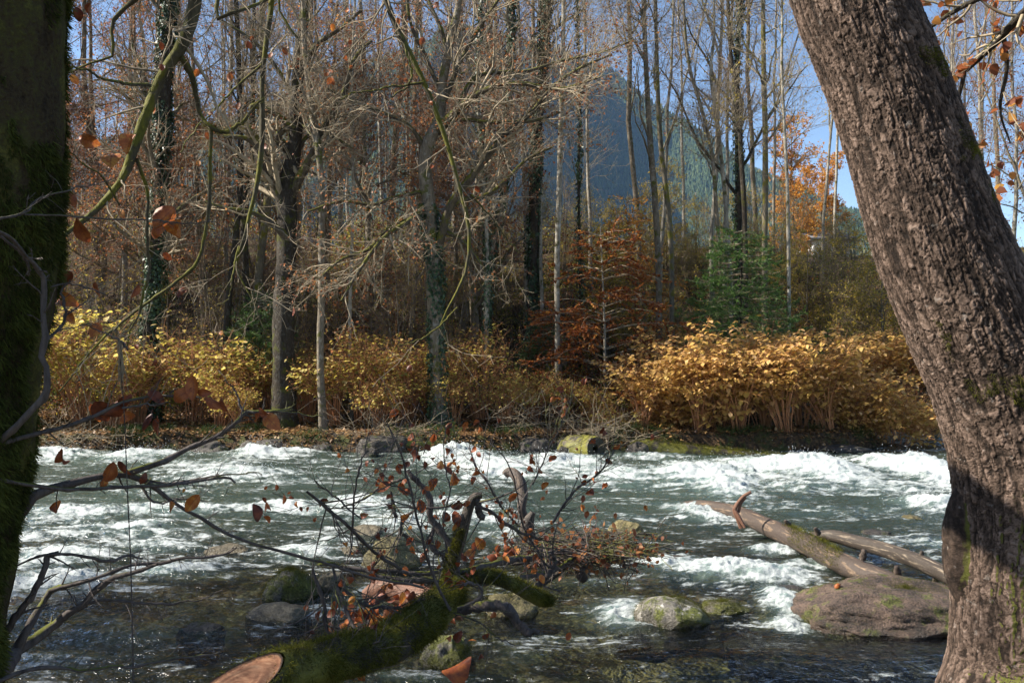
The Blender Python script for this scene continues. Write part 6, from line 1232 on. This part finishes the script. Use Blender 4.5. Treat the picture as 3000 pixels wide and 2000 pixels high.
# single wet leaves on the big boulder and the one at the bottom
for lab, px, py, d, h in [("large dark red leaf at the bottom edge of the river", 1345, 1975, 3.0, 50), ("curled brown leaf on the huge boulder near the top", 2560, 1728, 7.0, 18), ("small orange leaf on the face of the huge boulder", 2600, 1768, 6.85, 13), ("flat orange leaf on the left top of the huge boulder", 2458, 1714, 7.0, 12)]:
    g = G(); c = at(px, py, d); ln = 2*h*d/FPX; bigleaf(g, c-np.array([ln/2, 0, 0]), ln, [1, .5, .35], [-.3, -.5, .9], rng, 1.3); single("fallen_leaf", g, M['bigleaf'], lab, "leaf", c)

# ------------------------------------------------------------------ far waterline: hollow stump, mossy log, brush and roots
rng = np.random.default_rng(303)
t = thing("hollow_stump", "hollow mossy log end facing the river at the far bank", "stump", onz(1730, 1345))
P, Q = pxline([(1660, 1318, 17.6, 44), (1690, 1315, 17.2, 44), (1722, 1314, 16.9, 38), (1742, 1314, 16.6, 34), (1746, 1314, 16.55, 32)], 30); S_ = 40; th = np.arange(S_)/S_*6.2832
b = 1+.3*(fbm(np.cos(th)[None]+np.zeros((30, 1)), np.sin(th)[None], np.linspace(0, 3, 30)[:, None], 4, 9)-.5); g = G(); V = tubes(g, P, Q, S_, bump=b[None])[0]; part("log", g, M['wood_mossy'], t)
g = G(); ring = V[-1]; c0 = ring.mean(0); ax = norm(P[-1]-P[-4]); prof = [(1, 0), (.8, .01), (.42, .015), (.3, -.02), (.24, -.12), (.2, -.25), (.02, -.26)]
W_ = np.array([c0+(ring-c0)*f+ax*h for f, h in prof]); i = np.arange(len(prof)-1)[:, None]*S_+np.arange(S_)[None]; i2 = np.arange(len(prof)-1)[:, None]*S_+(np.arange(S_)[None]+1) % S_
g.add(W_, np.stack([i.ravel(), i2.ravel(), i2.ravel()+S_, i.ravel()+S_], -1)); part("hollow_face", g, M['wood_dark'], t)
t = thing("mossy_log", "long low moss-topped log along the front of the right bank", "log", onz(2050, 1345))
P, Q, V, _ = logpart(t, [(1850, 1318, 17.3, 26), (1900, 1315, 17.2, 28), (2000, 1325, 17, 24), (2120, 1334, 16.9, 20), (2250, 1342, 16.8, 14), (2360, 1348, 16.7, 8)], 'wood_mossy', 80, 24, rng, "bark"); part("moss", moss_tufts(V, P, 15000, .03, rng, lambda v, nn: nn[:, 2] > .2, -.3), M['moss'], t)
t = thing("fallen_log", "dark log lying along the far waterline left of the middle", "log", onz(1150, 1320)); logpart(t, [(1040, 1278, 17.6, 14), (1100, 1292, 17.3, 18), (1180, 1302, 17.2, 16), (1300, 1300, 17.3, 10)], 'wood_mossy', 40, 16, rng, "bark")
def brush(name, label, px, py, d, n, sx_, sz_, mat, r=.004):
    k = 8; a = at(px, py, d)+np.c_[rng.normal(0, sx_, n), rng.normal(0, .2, n), rng.normal(0, sz_, n)]; dd = norm(np.c_[rng.normal(0, 1, n), rng.normal(-.2, .4, n), rng.normal(.25, .5, n)])
    u = np.linspace(0, 1, k)[None, :, None]; B = a[:, None]+dd[:, None]*u*rng.uniform(.3, 1.1, n)[:, None, None]+np.cumsum(rng.normal(0, .018, (n, k, 3)), 1)
    g = G(); tubes(g, B, np.full((n, k), r)*np.linspace(1.3, .5, k)[None], 4); C, RC = grow(B, np.full((n, k), r), n*3, .2, 1, 30, 70, .1, .4, .6, 5, .12, .02, r*.5, rng); tubes(g, C, RC, 3)
    t = thing(name, label, "brushwood", at(px, py, d)); part("twigs", g, M[mat], t)
brush("brushwood", "pale dry twigs heaped on the hollow stump", 1760, 1275, 17.0, 70, .35, .12, 'twig')
brush("brushwood", "bare pale twigs hanging over the water at the far left bank", 200, 1290, 16.9, 60, .5, .08, 'twig')
brush("brushwood", "tangled dead twigs on the bank left of the middle", 1120, 1270, 17.3, 60, .5, .1, 'twig')
brush("brushwood", "dry tangle of twigs between the two hedges", 1560, 1240, 18.0, 80, .6, .25, 'twig')

# trees of the near bank, left of the frame: they shade the near water
for i, (kind, x, y, s) in enumerate([('ash', -9.5, 4.2, 1), ('thicket', -6.6, 4.2, .8), ('ivytree', -13, 3.5, 1), ('beech2', -16, 5, 1.1)]):
    copy_thing(PT[kind], (x, y, .7), i*1.3, s, f"{DESC[kind]} on the near bank, {ordn(i)} of four", "trees of the near bank")
